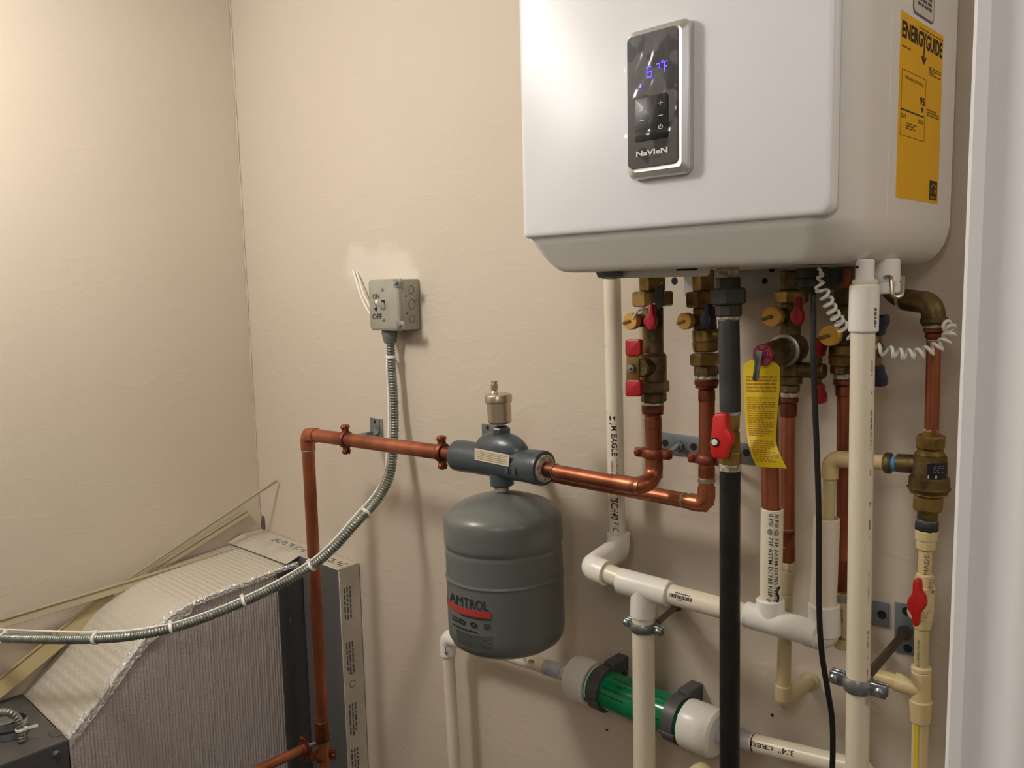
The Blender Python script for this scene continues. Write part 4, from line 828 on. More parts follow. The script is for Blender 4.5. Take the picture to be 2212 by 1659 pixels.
purge_cap(v2, 1477, 694, YB - 0.045, 37, 0.045, BRASS_BRIGHT); wing(v2, 1523, 685, 1.0, YB - 0.040, BLUE_DARK, 0.012)
mb = MB(); cyl(mb, at(1545, 722, YB - 0.02), at(1560, 722, YB - 0.02), 0.008, 14, 0.001); obj('stem_boss', mb, BRASS, v2)
Y3 = 1.085
v3 = thing('isolation_valve', 'brass isolation valve carrying the relief valve behind the yellow tag', 'valve', at(1704, 850, Y3), GV)
stack(v3, 1711, 585, 1704, 850, Y3, [('inlet_nut', 584, 628, (52, 54), BRASS_DARK, 'o'), ('union_nut', 627, 655, 78, BRASS, 'h', 0.35), ('upper_body', 654, 780, (46, 44), BRASS_DARK), ('relief_boss', 726, 782, (56, 56), BRASS_DARK), ('valve_body', 782, 812, (56, 56), BRASS_DARK), ('lower_body', 811, 830, (60, 58), BRASS_DARK), ('lower_nut', 830, 848, 50, BRASS_DARK, 'h', 0.3)])
purge_cap(v3, 1666, 684, Y3 - 0.045, 47, 0.045, BRASS_BRIGHT); wing(v3, 1718, 674, 1.08, Y3 - 0.040, RED_DARK, 0.012)
mb = MB(); s0 = at(1710, 798, Y3); cyl(mb, s0, s0 + V((0.046, 0, 0)), 0.0105, 16, 0.001); obj('stem_boss', mb, BRASS_DARK, v3)
hx_ = s0.x + 0.040
def side_lever(parent, P, m, hl, fl):
    mb = MB(); bar(mb, P + UP * hl * 0.55, P - UP * hl * 0.55, V((0, 1, 0)), 0.018, 0.003, 0.0005); hd = obj('handle_plate', mb, BRASS, parent)
    for s_ in (1, -1):
        pts = [P + V((0.0, 0, s_ * hl * 0.42)), P + V((fl * 0.3, 0, s_ * hl * 0.62)), P + V((fl, 0, s_ * hl * 0.78)), P + V((fl * 0.9, 0, s_ * hl * 1.0))]
        sp = smooth_path(pts, 5); mb = MB(); nP = len(sp); vs = []
        for i, q in enumerate(sp):
            e_ = 0.8 if i in (0, nP - 1) else 1.0
            vs += [q + V((sx * 0.0055 * e_, sy * 0.012 * e_, 0)) for sx, sy in ((-1, -0.7), (-0.7, -1), (0.7, -1), (1, -0.7), (1, 0.7), (0.7, 1), (-0.7, 1), (-1, 0.7))]
        fs = [(i * 8 + j, i * 8 + (j + 1) % 8, (i + 1) * 8 + (j + 1) % 8, (i + 1) * 8 + j) for i in range(nP - 1) for j in range(8)] + [tuple(range(8)), tuple((nP - 1) * 8 + j for j in range(8))]
        mb.add(vs, fs); obj('grip', mb, m, hd, ang=60)
    mb = MB(); hexn(mb, P, P + V((0.007, 0, 0)), 0.008); obj('handle_nut', mb, STEEL, hd)
side_lever(v3, at(1768, 800, Y3 - 0.0) * 1.0, RED_DARK, 0.044, 0.004)
# relief valve pointing at the viewer, with disc, lever and tag
rv = thing('relief_valve', 'brass relief valve with a round crimson disc facing the viewer', 'relief valve', at(1690, 758, 1.05))
rc0 = at(1697, 756, Y3 - 0.03); rd = (at(1647, 768, 0.990) - rc0); rdn = rd.normalized()
mb = MB(); lathe(mb, [(0.020, 0), (0.0218, 0.001), (0.0218, 0.004), (0.020, 0.005), (0.017, 0.005), (0.017, 0.0), (0.020, 0)], rc0 + rdn * 0.002, rdn, 28); obj('silver_ring', mb, SOLDER, rv)
mb = MB(); lathe(mb, [(0, -0.03), (0.019, -0.03), (0.0195, 0.003), (0.0165, 0.004), (0.016, rd.length * 0.5), (0.013, rd.length * 0.9), (0, rd.length * 0.95)], rc0, rdn, 24); obj('bonnet', mb, BRASS_DARK, rv)
rdc = at(1646, 767, 0.981); mb = MB(); rr_ = rad(rdc, 50); lathe(mb, [(0, 0), (rr_ * 0.97, 0), (rr_, 0.001), (rr_ * 0.98, 0.003), (0, 0.004)], rdc, -FW + V((0.15, 0, 0)), 28); dsc = obj('crimson_disc', mb, mat('crimson_disc_paint', (170, 52, 84), 0.45), rv)
mb = MB(); c_ = rdc + FW * 0.0012
for r_ in (0.88, 0.68): 
    for k_ in range(24):
        if k_ % 4 == 3: continue
        a0 = k_ * math.pi / 12; a1 = a0 + math.pi / 15; pt = lambda a, q: c_ + V((rr_ * q * math.cos(a), -0.0014 + 0.15 * rr_ * 0, rr_ * q * math.sin(a)))
        mb.add([pt(a0, r_), pt(a1, r_), pt(a1, r_ - 0.07), pt(a0, r_ - 0.07)], [(0, 1, 2, 3)])
obj('disc_print', mb, mat('pale_pink_ink', (214, 150, 166), 0.5), dsc)['kind'] = 'stuff'
mb = MB(); prism_px(mb, [(1636, 757), (1646, 758), (1637, 820), (1633, 824), (1627, 822)], 0.966, 0.003, 0.0008); prism_px(mb, [(1633, 757), (1636, 757), (1628, 822), (1625, 820)], 0.964, 0.008, 0.0006); obj('test_lever', mb, STEEL, rv)
mb = MB(); cyl(mb, rdc + FW * 0.001, rdc + FW * 0.014, 0.0048, 14, 0.001); obj('lever_pin', mb, STEEL, rv)
ob = at(1661, 850, 1.025); mb = MB(); cyl(mb, ob + UP * 0.05, ob - UP * 0.015, 0.015, 20, 0.001); obj('outlet', mb, BRASS_DARK, rv)
rows = [(778, 1620, 1662, .990), (784, 1609, 1676, .990), (792, 1605, 1685, .990), (830, 1606, 1685, .989), (880, 1608, 1680, .987), (920, 1611, 1677, .985), (945, 1614, 1675, .982), (965, 1618, 1679, .977), (985, 1624, 1688, .970), (1000, 1630, 1695, .964), (1008, 1635, 1700, .960)]
def ST_(u, v):      # v 1 top .. 0 bottom
    py_ = 778 + (1 - v) * 230; i = max(k_ for k_ in range(len(rows) - 1) if rows[k_][0] <= py_ + 1e-6); a, b_ = rows[i], rows[i + 1]; f = min(1.0, (py_ - a[0]) / (b_[0] - a[0]))
    mixv = [a[k_] + (b_[k_] - a[k_]) * f for k_ in range(4)]; return at(mixv[1] + (mixv[2] - mixv[1]) * u, mixv[0] + 4 * u * (1 - v), mixv[3])
tg = thing('warning_tag', 'yellow instruction tag hanging under the crimson relief valve disc', 'tag', at(1645, 780, .99))
mb = MB(); vs = []
for i in range(31):
    for j in range(5): vs.append(ST_(j / 4, 1 - i / 30))
nv0 = len(vs); vs += [v_ + V((0, 0.0006, 0)) for v_ in vs]
fs = [(i * 5 + j, i * 5 + j + 1, (i + 1) * 5 + j + 1, (i + 1) * 5 + j) for i in range(30) for j in range(4)]; fs += [tuple(nv0 + k_ for k_ in reversed(f_)) for f_ in fs]
mb.add(vs, fs); obj('card', mb, YELLOW_TAG, tg, ang=80)
rb = [(778 - 778) / 230]; SS = lambda u, v: ST_(u, v) + V((0, -0.0006, 0))
mb = MB(); lines(mb, SS, 0.08, 0.92, 0.70, 0.86, 5, 0.5, (0.06, 0.2), 0.03); lines(mb, SS, 0.08, 0.92, 0.29, 0.66, 18, 0.45, (0.04, 0.16), 0.03); lines(mb, SS, 0.08, 0.92, 0.05, 0.26, 10, 0.45, (0.04, 0.16), 0.03); obj('tag_print', mb, TAG_INK, tg)['kind'] = 'stuff'
# valve 4 behind the white relief pipe
Y4 = 1.10
v4 = thing('isolation_valve', 'brass isolation valve with blue lever grips behind the front white pipe', 'valve', at(1820, 800, Y4), GV)
stack(v4, 1826, 622, 1818, 810, Y4, [('inlet_nut', 622, 660, 50, BRASS_DARK, 'o'), ('upper_body', 659, 720, (44, 46), BRASS_DARK), ('mid_body', 718, 745, (52, 54), BRASS_DARK), ('valve_body', 743, 768, (60, 60), BRASS), ('lower_body', 767, 790, (62, 58), BRASS), ('tailpiece', 789, 808, 52, BRASS_DARK, 'o')])
stack(v4, 1820, 560, 1820, 625, Y4, [('nipple', 578, 626, 46, COPPER_DARK)])
purge_cap(v4, 1790, 725, Y4 - 0.05, 49, 0.045, mat('gold_cap', (236, 188, 84), 0.4, 0.35)); 
mb = MB(); s4 = at(1822, 752, Y4); cyl(mb, s4, s4 + V((0.040, 0, 0)), 0.0105, 16, 0.001); obj('stem_boss', mb, BRASS_DARK, v4)
side_lever(v4, at(1897, 757, Y4), BLUE, 0.046, 0.005); wing(v4, 1834, 722, 0.9, Y4 - 0.04, BLUE, 0.010)
c4 = thing('copper_pipe', 'half-inch copper pipe right behind the front white pipe, dropping to cream fittings', 'copper pipe', at(1822, 1300, Y4))
H0 = at(1822, 810, Y4); H1 = at(1820, 1300, Y4); pipe(c4, H0, H1, rad(at(1822, 950, Y4), 29), COPPER)
stack(c4, 1822, 808, 1820, 1400, Y4, [('thread_tape', 806, 820, 44, TAPE_WHITE), ('female_adapter', 818, 832, 46, COPPER_DARK), ('adapter_neck', 831, 856, 36, COPPER_DARK), ('coupling', 1208, 1275, 36, COPPER_DARK), ('silver_collar', 1279, 1300, 36, SOLDER), ('cream_adapter', 1298, 1366, 38, CPVC_PALE), ('blue_collar', 1356, 1378, 42, PLATE_BLUE), ('cream_end', 1376, 1398, 42, CPVC_YEL)])
e_ = at(1820, 1392, Y4); elbow(c4, e_ + UP * 0.05, e_, e_ + V((0, 0.06, 0)), rad(e_, 42), CPVC_YEL, 0.03); pipe(c4, e_, V((e_.x, WY + 0.01, e_.z)), rad(e_, 30), CPVC_YEL, 'wall_stub')
mb = MB(); S = Scyl(at(1820, 1308, Y4), at(1820, 1352, Y4), rad(e_, 38)); lines(mb, S, 0.05, 0.95, -0.7, 0.1, 3, 0.5, (0.1, 0.25), 0.06); obj('pipe_lettering', mb, INK_GREY, c4)
# copper from valve 3 down to pale cpvc, into wall
c3 = thing('copper_pipe', 'copper pipe from the tagged valve passing behind the lettered white sleeve', 'copper pipe', at(1700, 1200, Y3))
pipe(c3, at(1703, 850, Y3), at(1701, 1200, Y3), rad(at(1702, 1000, Y3), 32), COPPER)
stack(c3, 1704, 848, 1692, 1500, Y3, [('thread_tape', 846, 858, 44, TAPE_WHITE), ('female_adapter', 857, 870, 44, COPPER_DARK), ('adapter_neck', 869, 900, 38, COPPER_DARK)])
stack(c3, 1701, 1140, 1692, 1500, Y3, [('solder_joint', 1140, 1144, 33, SOLDER), ('coupling', 1144, 1180, 33, COPPER_DARK), ('male_adapter', 1178, 1212, (37, 38), COPPER_DARK), ('pale_nut', 1212, 1232, 40, CPVC_PALE, 'o'), ('cream_adapter', 1230, 1284, (38, 32), CPVC_PALE), ('cream_pipe', 1282, 1490, 31, CPVC_PALE), ('elbow_socket', 1478, 1512, 37, CPVC_PALE)])
e_ = at(1691, 1518, Y3); elbow(c3, e_ + UP * 0.05, e_, e_ + V((0, 0.06, 0)), rad(e_, 37), CPVC_PALE, 0.022); pipe(c3, e_, V((e_.x, WY + 0.01, e_.z)), rad(e_, 33), CPVC_PALE, 'wall_stub')
p_ = V((e_.x, WY - 0.001, e_.z)); obj('escutcheon', lathe(MB(), [(0, 0), (rad(e_, 48), 0), (rad(e_, 46), 0.002), (0, 0.003)], p_, FW, 20), CPVC_PALE, c3)
# relief discharge copper into the lettered sleeve
cr = thing('copper_pipe', 'copper discharge pipe under the yellow tag dropping into the lettered sleeve', 'copper pipe', at(1663, 1100, 1.025))
pipe(cr, at(1661, 848, 1.025), at(1666, 1180, 1.025), rad(at(1663, 1050, 1.025), 40), COPPER)

# ================================================================== gas line
YG = 0.95
gs = thing('gas_pipe', 'black iron gas pipe dropping from the heater through a red-handled valve', 'gas pipe', at(1577, 1659, YG))
stack(gs, 1572, 580, 1578, 900, YG, [('nipple_dope', 578, 602, 50, TAPE_WHITE), ('union_top', 598, 626, (54, 56), IRON, 'o'), ('union_nut', 622, 658, 82, IRON, 'h', 0.15), ('union_bottom', 656, 684, 58, IRON, 'o'), ('thread_tape', 682, 692, 52, TAPE_WHITE), ('upper_pipe', 690, 894, 46.5, IRON), ('lower_tape', 886, 898, 47, TAPE_WHITE)])
pipe(gs, at(1577, 1000, YG), down(at(1577, 1000, YG), at(1576, 1760, YG)), rad(at(1577, 1200, YG), 45.5), IRON_BLACK, 'lower_pipe')
sleeve(gs, at(1577, 1000, YG), at(1576, 1760, YG), 0.0, 0.022, rad(at(1577, 1200, YG), 48), TAPE_WHITE, 'thread_tape')
gv = thing('gas_valve', 'brass gas shutoff valve with a red tee handle on the black gas pipe', 'valve', at(1577, 960, YG))
stack(gv, 1579, 893, 1577, 1010, YG, [('top_hex', 895, 930, 42, BRASS, 'h', 0.2), ('body', 929, 976, (40, 44), BRASS), ('bottom_hex', 974, 1004, 50, BRASS, 'o')])
sg = at(1577, 952, YG); mb = MB(); cyl(mb, sg, sg + V((0, -0.030, 0)), 0.0125, 18, 0.001); obj('stem_boss', mb, BRASS, gv)
pp = [(1543, 893), (1566, 893), (1569, 897), (1568, 930), (1576, 934), (1580, 948), (1580, 958), (1573, 968), (1570, 976), (1567, 990), (1562, 993), (1539, 991), (1535, 986), (1533, 958), (1535, 936), (1538, 900)]
mb = MB(); prism_px(mb, pp, YG - 0.036, 0.012, 0.003); hd = obj('handle', mb, RED, gv); hd['label'] = 'red tee handle'
p = at(1545, 955, YG - 0.0362); mb = MB(); cyl(mb, p, p + FW * 0.001, 0.0058, 16); obj('handle_recess', mb, HOLE, hd); mb = MB(); cyl(mb, p, p + FW * 0.003, 0.0042, 14, 0.0008); obj('handle_screw', mb, WHITE_PLASTIC, hd)

# ================================================================== white PVC drain system
YP = 1.12
pv = thing('pvc_pipe', 'slim white PVC vent pipe on the wall left of the valves with black lettering', 'PVC pipe', at(1335, 1150, YP))
q0 = at(1322, 590, YP); q1 = at(1334, 1190, YP); rP = rad(at(1326, 800, YP), 37); pipe(pv, down(q1, q0, CEIL - 0.002), q1, rP, PVC)
Spv = Scyl(q0, q1, rP); uy = lambda py: (py - 590) / 600.0
mb = MB(); put_text(mb, 'JM EAGLE', Scyl(q0, q1, rP), uy(906), uy(978), 0.28, -0.72, 0.02) if False else None
mb = MB()
ST2 = lambda u, v: Spv(u, v)
def vtext(mb, s, S, u0, u1, left, right, bold=0.01, ital=0.0): return put_text(mb, s, S, u0, u1, left, right, bold, ital)
for tx, ya, yb, la, ra, bo, it in (('JM EAGLE', 905, 977, -0.66, 0.20, 0.014, 0), ('U.S. GREEN BUILDING', 982, 1034, 0.05, 0.26, 0.004, 0), ('COUNCIL MEMBER', 988, 1034, -0.58, -0.30, 0.004, 0), ('1"SCH40', 1060, 1116, -0.68, 0.22, 0.014, 0.2), ('PVC 1', 1121, 1150, -0.55, 0.2, 0.0, 0.15)):
    obj('pipe_lettering', vtext(MB(), tx, ST2, uy(ya), uy(yb), la, ra, bo, it), INK, pv)
quad(mb, ST2, uy(884), uy(885.5), -0.9, -0.5)
for dv in (-0.62, -0.1): quad(mb, ST2, uy(891), uy(900), dv, dv + 0.12)
quad(mb, ST2, uy(893), uy(897), -0.6, -0.05); quad(mb, ST2, uy(743), uy(744.5), -0.95, -0.5); obj('pipe_emblem', mb, INK, pv)['kind'] = 'stuff'
el0 = at(1336, 1184, YP); YD = 1.0
el1 = V((el0.x, YD, el0.z + 0.002)); rE = rad(el0, 50)
dr = thing('pvc_drain', 'white PVC drain manifold of elbows and tees running right behind the black gas pipe', 'PVC drain', at(1450, 1280, YD))
d1 = at(1392, 1268, YD); d2 = at(1688, 1348, YD + 0.022); d3 = at(1783, 1378, YD + 0.045)
el1 = at(1278, 1226, YD)
obj('street_elbow', tube(MB(), fillet([el0 + UP * 0.026, el0 + UP * -0.004, el0.lerp(el1, 0.42)], 0.03, 10), rE, 22), PVC_FIT, dr)
obj('elbow', tube(MB(), fillet([el0.lerp(el1, 0.30), el1, el1 + (d1 - el1).normalized() * 0.030], 0.030, 10), rE * 1.02, 24), PVC_FIT, dr)
rD = rad(d1, 47)
pipe(dr, el1 + (d1 - el1).normalized() * 0.012, d1, rD * 0.93, PVC, 'nipple')
pipe(dr, d1, d2, rad(at(1500, 1298, YD + 0.01), 46.5), PVC, 'manifold_pipe')
dd = (d2 - d1).normalized(); sleeve(dr, d1 - dd * 0.042, d1 + dd * 0.042, 0, 1, rD * 1.2, PVC_FIT, 'tee_run'); 
dn = at(1388, 1330, YD); top_ = at(1391, 1268, YD); obj('tee_branch', cyl(MB(), top_, dn, rD * 1.2, 24, 0.001), PVC_FIT, dr)
vs_ = thing('pvc_pipe', 'white PVC drop pipe under the manifold tee, in front of the green cartridge', 'PVC pipe', at(1390, 1659, YD)); pipe(vs_, at(1389, 1318, YD), down(at(1389, 1318, YD), at(1393, 1760, YD)), rad(at(1390, 1450, YD), 48.5), PVC)
mb = MB(); S = Scyl(d1, d2, rad(at(1500, 1298, YD + 0.01), 46.5)); u = 0.235
while u < 0.40: wd = random.choice((0.003, 0.005, 0.008)); quad(mb, S, u, u + wd, -0.05 + 0.3, 0.30 + 0.3) if False else quad(mb, S, u, u + wd, -0.10, 0.22); u += wd + random.choice((0.003, 0.005))
put_text(mb, '87054820', S, 0.26, 0.38, -0.36, -0.18) if False else None
obj('bar_code', mb, INK, dr)['kind'] = 'stuff'
mb = MB(); lines(mb, S, 0.27, 0.385, -0.34, -0.18, 1, 0.8, (0.008, 0.012), 0.004); lines(mb, S, 0.29, 0.34, 0.28, 0.38, 1, 0.8, (0.008, 0.012), 0.004); obj('code_digits', mb, INK_GREY, dr)['kind'] = 'stuff'
# tee under the lettered sleeve, and elbow with second sleeve
d2t = (d3 - d1).normalized(); rD2 = rad(d2, 47)
sleeve(dr, d2 - d2t * 0.050, d2 + d2t * 0.046, 0, 1, rD2 * 1.28, PVC_FIT, 'tee_run'); pipe(dr, d2, d3, rD2, PVC, 'nipple')
s1t = at(1664, 1293, YD + 0.022); obj('tee_branch', cyl(MB(), d2, s1t, rD2 * 1.26, 24, 0.0012), PVC_FIT, dr) if False else None
s1b = at(1666, 1345, YD + 0.022); sleeve(dr, s1b, s1t, 0, 1, rad(s1t, 62), PVC_FIT, 'tee_branch')
elbow(dr, d2, d3, d3 + UP * 0.2, rad(d3, 64), PVC_FIT, 0.024, 0.03); sleeve(dr, d3, at(1780, 1304, YD + 0.045), 0.1, 1, rad(d3, 70), PVC_FIT, 'elbow_socket')
def open_pipe(parent, A, B, r_, m, name):
    A = V(A); B = V(B); L_ = (B - A).length; return obj(name, lathe(MB(), [(r_, 0), (r_, L_ - 0.001), (r_ - 0.0008, L_), (r_ * 0.86, L_), (r_ * 0.86, 0), (r_, 0)], A, B - A, 28), m, parent)
sv1 = thing('pvc_sleeve', 'white PVC sleeve with doubled black lettering around the copper discharge', 'PVC pipe', s1b)
a_ = at(1665, 1300, YD + 0.022); b_ = at(1668, 1098, YD + 0.022); r1_ = rad(at(1667, 1200, YD + 0.022), 49); open_pipe(sv1, a_, b_, r1_, PVC, 'sleeve')
S = Scyl(b_, a_, r1_); mb = MB(); vtext(mb, '0 PSI @ 73F ASTM D1785 NSF-p', S, 0.04, 0.97, 0.18, 0.60, 0.003); obj('pipe_lettering', mb, INK, sv1); mb = MB(); vtext(mb, '0 PSI @ 73F ASTM D1785 NSF-p', S, 0.03, 0.96, -0.38, 0.12, 0.004)
obj('pipe_lettering', mb, INK, sv1)
mb = MB(); tube(mb, smooth_path([S(0.80, 0.72) , S(0.86, 0.5), S(0.90, 0.62), S(0.96, 0.55), S(0.985, 0.2), S(0.985, -0.3)], 6), 0.0016, 6); obj('ink_smear', mb, INK, sv1)
sv2 = thing('pvc_sleeve', 'plain white PVC sleeve around the cream pipe, crossed by the black cord', 'PVC pipe', d3)
a_ = at(1778, 1330, YD + 0.045); b_ = at(1786, 1118, YD + 0.045); open_pipe(sv2, a_, b_, rad(at(1782, 1200, YD + 0.045), 58), PVC, 'sleeve')
# tall front drain pipe under the heater
YF = 0.915
fp = thing('pvc_pipe', 'tall cream-white condensate pipe at front right below the heater', 'PVC pipe', at(1852, 1659, YF))
pipe(fp, at(1864, 700, YF), down(at(1864, 700, YF), at(1850, 1760, YF)), rad(at(1860, 1000, YF), 54), PVC, 'drop_pipe')
stack(fp, 1869, 560, 1864, 740, YF, [('heater_spigot', 560, 612, 42, HEATER_SIDE), ('coupling_lip', 603, 616, 56, PVC), ('coupling', 614, 718, 67, PVC_FIT)])
p_ = at(1859, 577, YF); mb = MB(); cyl(mb, V((p_.x, YF - rad(p_, 43), p_.z)), V((p_.x, YF - rad(p_, 41), p_.z)), 0.0017, 10); obj('spigot_hole', mb, HOLE, fp)
S = Scyl(at(1864, 760, YF), at(1852, 1600, YF), rad(at(1860, 1000, YF), 54)); mb = MB()
for _ in range(46): u = random.random(); quad(mb, S, u, u + random.uniform(0.003, 0.018), 0.70, 0.70 + random.uniform(0.02, 0.06))
obj('scuff_marks', mb, mat('brown_scuff', (96, 84, 66), 0.7), fp)['kind'] = 'stuff'
mb = MB(); S = Scyl(at(1866, 660, YF), at(1865, 708, YF), rad(at(1866, 690, YF), 67)); lines(mb, S, 0.1, 0.95, 0.66, 0.82, 1, 0.8, (0.06, 0.2), 0.05); obj('coupling_print', mb, INK_GREY, fp)
rp0 = at(1955, 1366, WY - 0.004); cpf = at(1854, 1476, YF); rc_ = rad(cpf, 54)
t = ring_clamp('pipe_clamp', 'zinc split-ring clamp on the front cream-white pipe with a dark rod to the wall', cpf, UP, rc_, V((1, 0.0, -0.05)), STEEL, (cpf + V((0.004, rc_ + 0.003, 0.004)), rp0), 0.0052, ROD_DARK, wd=0.016, earlen=0.018)
plate(t, [(1932, 1301), (1974, 1309), (1974, 1417), (1931, 1408)], [(1958, 1321), (1961, 1401)], PLATE_BLUE, hr=0.006)
brk = thing('wall_bracket', 'blue-grey wall plate with one hole right of the front cream-white pipe', 'wall bracket', at(1900, 1330, WY)); plate(brk, [(1876, 1297), (1918, 1304), (1919, 1357), (1876, 1349)], [(1905, 1328)], PLATE_BLUE, hr=0.0065)
cpd = at(1390, 1352, YD); rcd = rad(cpd, 48.5)
ring_clamp('pipe_clamp', 'zinc split-ring clamp on the drop pipe just under the white tee', cpd, UP, rcd, V((1, 0.05, -0.03)), STEEL, (cpd + V((0.012, rcd + 0.002, 0.002)), at(1462, 1308, WY - 0.002)), 0.0048, ROD_DARK, wd=0.014)
# second white stub and its wire clip under the heater
sb2 = thing('heater_drain_stub', 'cream drain stub with a bent wire clip under the heater right corner', 'drain stub', at(1912, 600, 1.0))
stack(sb2, 1912, 560, 1912, 636, 1.0, [('upper_stub', 560, 612, 66, HEATER_SIDE), ('lower_stub', 610, 635, 68, PVC_FIT)])
mb = MB(); tube(mb, fillet([at(1912, 598, .985), at(1925, 598, .968), at(1928, 643, .966), at(1949, 640, .975), at(1951, 598, .99)], 0.005, 5), 0.0023, 8); obj('wire_clip', mb, NICKEL, sb2)

# ================================================================== condensate cartridge on the wall
YN = 1.118
nc = thing('condensate_neutralizer', 'green condensate neutralizer cartridge with white end caps on the wall', 'neutralizer', at(1400, 1520, YN))
nA = at(1236, 1458, YN); nB = at(1553, 1588, YN); nd = (nB - nA).normalized(); nL = (nB - nA).length; tpos = lambda px: (at(px, 1458 + (px - 1236) * 130 / 317, YN) - nA).length
rcp = 0.0385; rgn = 0.0335
mb = MB(); cyl(mb, nA + nd * tpos(1262), nA + nd * tpos(1510), rgn, 36); obj('green_tube', mb, GREEN, nc)
for (a, b_, dm) in ((1234, 1284, 1), (1486, 1553, -1)):
    p0 = nA + nd * tpos(a); p1 = nA + nd * tpos(b_); L_ = (p1 - p0).length
    pr = [(0, 0), (rcp * 0.86, 0), (rcp * 0.98, 0.004), (rcp, 0.009), (rcp, 0.010), (rcp * 1.03, 0.012), (rcp * 1.03, L_ * 0.94), (rcp * 1.01, L_), (rgn * 0.9, L_), (0, L_)]
    mb = MB(); lathe(mb, pr if dm == 1 else [(r_, L_ - h) for r_, h in pr], p0, nd, 36); obj('end_cap', mb, PVC_FIT, nc, ang=30)
for cxp in (1306, 1466):
    c = nA + nd * tpos(cxp); hw = 0.011; mb = MB(); n = 30; vs = []; x_ = V((0, -1, 0)); z_ = nd.cross(x_).normalized(); z_ = z_ if z_.z > 0 else -z_
    for k_ in range(n + 1):
        a = math.radians(-150 + 300 * k_ / n); u = x_ * math.cos(a) + z_ * math.sin(a); vs += [c + u * rr2 + nd * h for rr2, h in ((rgn + 0.0004, -hw), (rgn + 0.006, -hw), (rgn + 0.006, hw), (rgn + 0.0004, hw))]
    mb.add(vs, [(k_ * 4 + i, k_ * 4 + (i + 1) % 4, (k_ + 1) * 4 + (i + 1) % 4, (k_ + 1) * 4 + i) for k_ in range(n) for i in range(4)] + [(0, 1, 2, 3), (n * 4, n * 4 + 1, n * 4 + 2, n * 4 + 3)])
    obj('clip_band', mb, CLIP_GREY, nc, ang=30)
    mb = MB(); base_ = V((c.x, (c.y + rgn * 0.4 + WY) / 2, c.z)); M = Matrix(((nd.x, 0, z_.x, c.x), (nd.y, 1, z_.y, 0), (nd.z, 0, z_.z, c.z), (0, 0, 0, 1)))
    box(mb, (-hw, YN + 0.012, rgn * 0.55), (hw, WY - 0.0005, rgn + 0.010), 0.001, 1, M); box(mb, (-hw, YN + 0.012, -rgn - 0.008), (hw, WY - 0.0005, -rgn * 0.6), 0.001, 1, M); box(mb, (-hw, WY - 0.006, -rgn), (hw, WY - 0.0005, rgn), 0.001, 1, M); obj('clip_base', mb, CLIP_GREY, nc)
    mb = MB(); q_ = c + x_ * (rgn + 0.005) - z_ * 0.010; bar(mb, q_ - nd * (hw + 0.004), q_ + nd * (hw + 0.004), z_, 0.006, 0.006, 0.001); obj('clip_latch', mb, CLIP_GREY, nc)
S0 = Scyl(nA, nB, rgn + 0.0002); us = lambda px: tpos(px) / nL; S = lambda u, v: S0(u, -v)
mb = MB(); put_text(mb, 'Replacement Cartridge', S, us(1336), us(1470), 0.50, 0.64); put_text(mb, 'MODEL Filter', S, us(1348), us(1432), 0.18, 0.36); put_text(mb, 'DATE INSTALLED', S, us(1323), us(1386), -0.06, 0.06)
quad(mb, S, us(1312), us(1370), -0.32, -0.29); quad(mb, S, us(1425), us(1462), -0.42, -0.39); obj('cartridge_print', mb, GREEN_INK, nc)['kind'] = 'stuff'
mb = MB(); tube(mb, [nA + nd * tpos(1288) + (x_ * math.cos(a_) + z_ * math.sin(a_)) * (rgn + 0.001) for a_ in [k_ * math.pi / 12 for k_ in range(25)]], 0.0016, 6); obj('seal_ring', mb, PVC_FIT, nc)
ip = thing('pvc_pipe', 'thin white PVC inlet pipe from behind the tank to the green cartridge', 'PVC pipe', at(968, 1400, YN))
i0 = at(966, 1374, YN); i1 = at(1240, 1460, YN); rI = rad(at(972, 1500, YN), 27); pipe(ip, i0, i1, rad(at(1130, 1425, YN), 29), PVC); pipe(ip, i0, down(i0, at(988, 1760, YN)), rI, PVC, 'drop_pipe')
elbow(ip, i1, i0, at(978, 1600, YN), rI * 1.32, PVC_FIT, rI * 3, rI * 1.6); sleeve(ip, i0, i1, 0.80, 0.93, rad(at(1200, 1447, YN), 34), PVC_GREY); sleeve(ip, i0, i1, 0.93, 0.99, rad(at(1200, 1447, YN), 30), PVC_GREY, 'primed_end')
S0i = Scyl(i0, i1, rad(at(1130, 1425, YN), 29)); Si = lambda u, v: S0i(u, -v)
mb = MB(); put_text(mb, '|M D1785', Si, 0.60, 0.69, -0.2, 0.28, 0.0); put_text(mb, 'PPF', Si, 0.705, 0.745, -0.2, 0.34, 0.03); put_text(mb, 'C', Si, 0.46, 0.49, -0.3, 0.4, 0.04); obj('pipe_lettering', mb, INK_GREY, ip)
mb = MB(); Sa = Scyl(at(970, 1388, YN), at(972, 1408, YN), rI * 1.32); quad(mb, Sa, 0.1, 0.9, -0.52, -0.42); mb.add([Sa(0.75, -0.7), Sa(0.75, -0.25), Sa(1.1, -0.47)], [(0, 1, 2)]); obj('flow_arrow', mb, INK_GREY, ip)
op = thing('pvc_pipe', 'white PVC outlet pipe with upside-down lettering right of the green cartridge', 'PVC pipe', at(1700, 1620, YN)); o0 = at(1540, 1583, YN); o1 = at(1866, 1663, YN); ro_ = rad(at(1680, 1615, YN), 43); pipe(op, o0, o1, ro_, PVC)
sleeve(op, o0, at(1900, 1672, YN), 0.0, 0.27, ro_ * 1.0 + 0.0006, PVC_GREY, 'primed_end')
S0 = Scyl(o0, at(1900, 1672, YN), ro_); S = lambda u, v: S0(u, v); elbow(op, o0, o1, o1 - UP * 0.2, ro_ * 1.2, PVC_FIT, ro_ * 1.5); pipe(op, o1, V((o1.x, o1.y, 0.003)), ro_, PVC, 'drop_pipe')
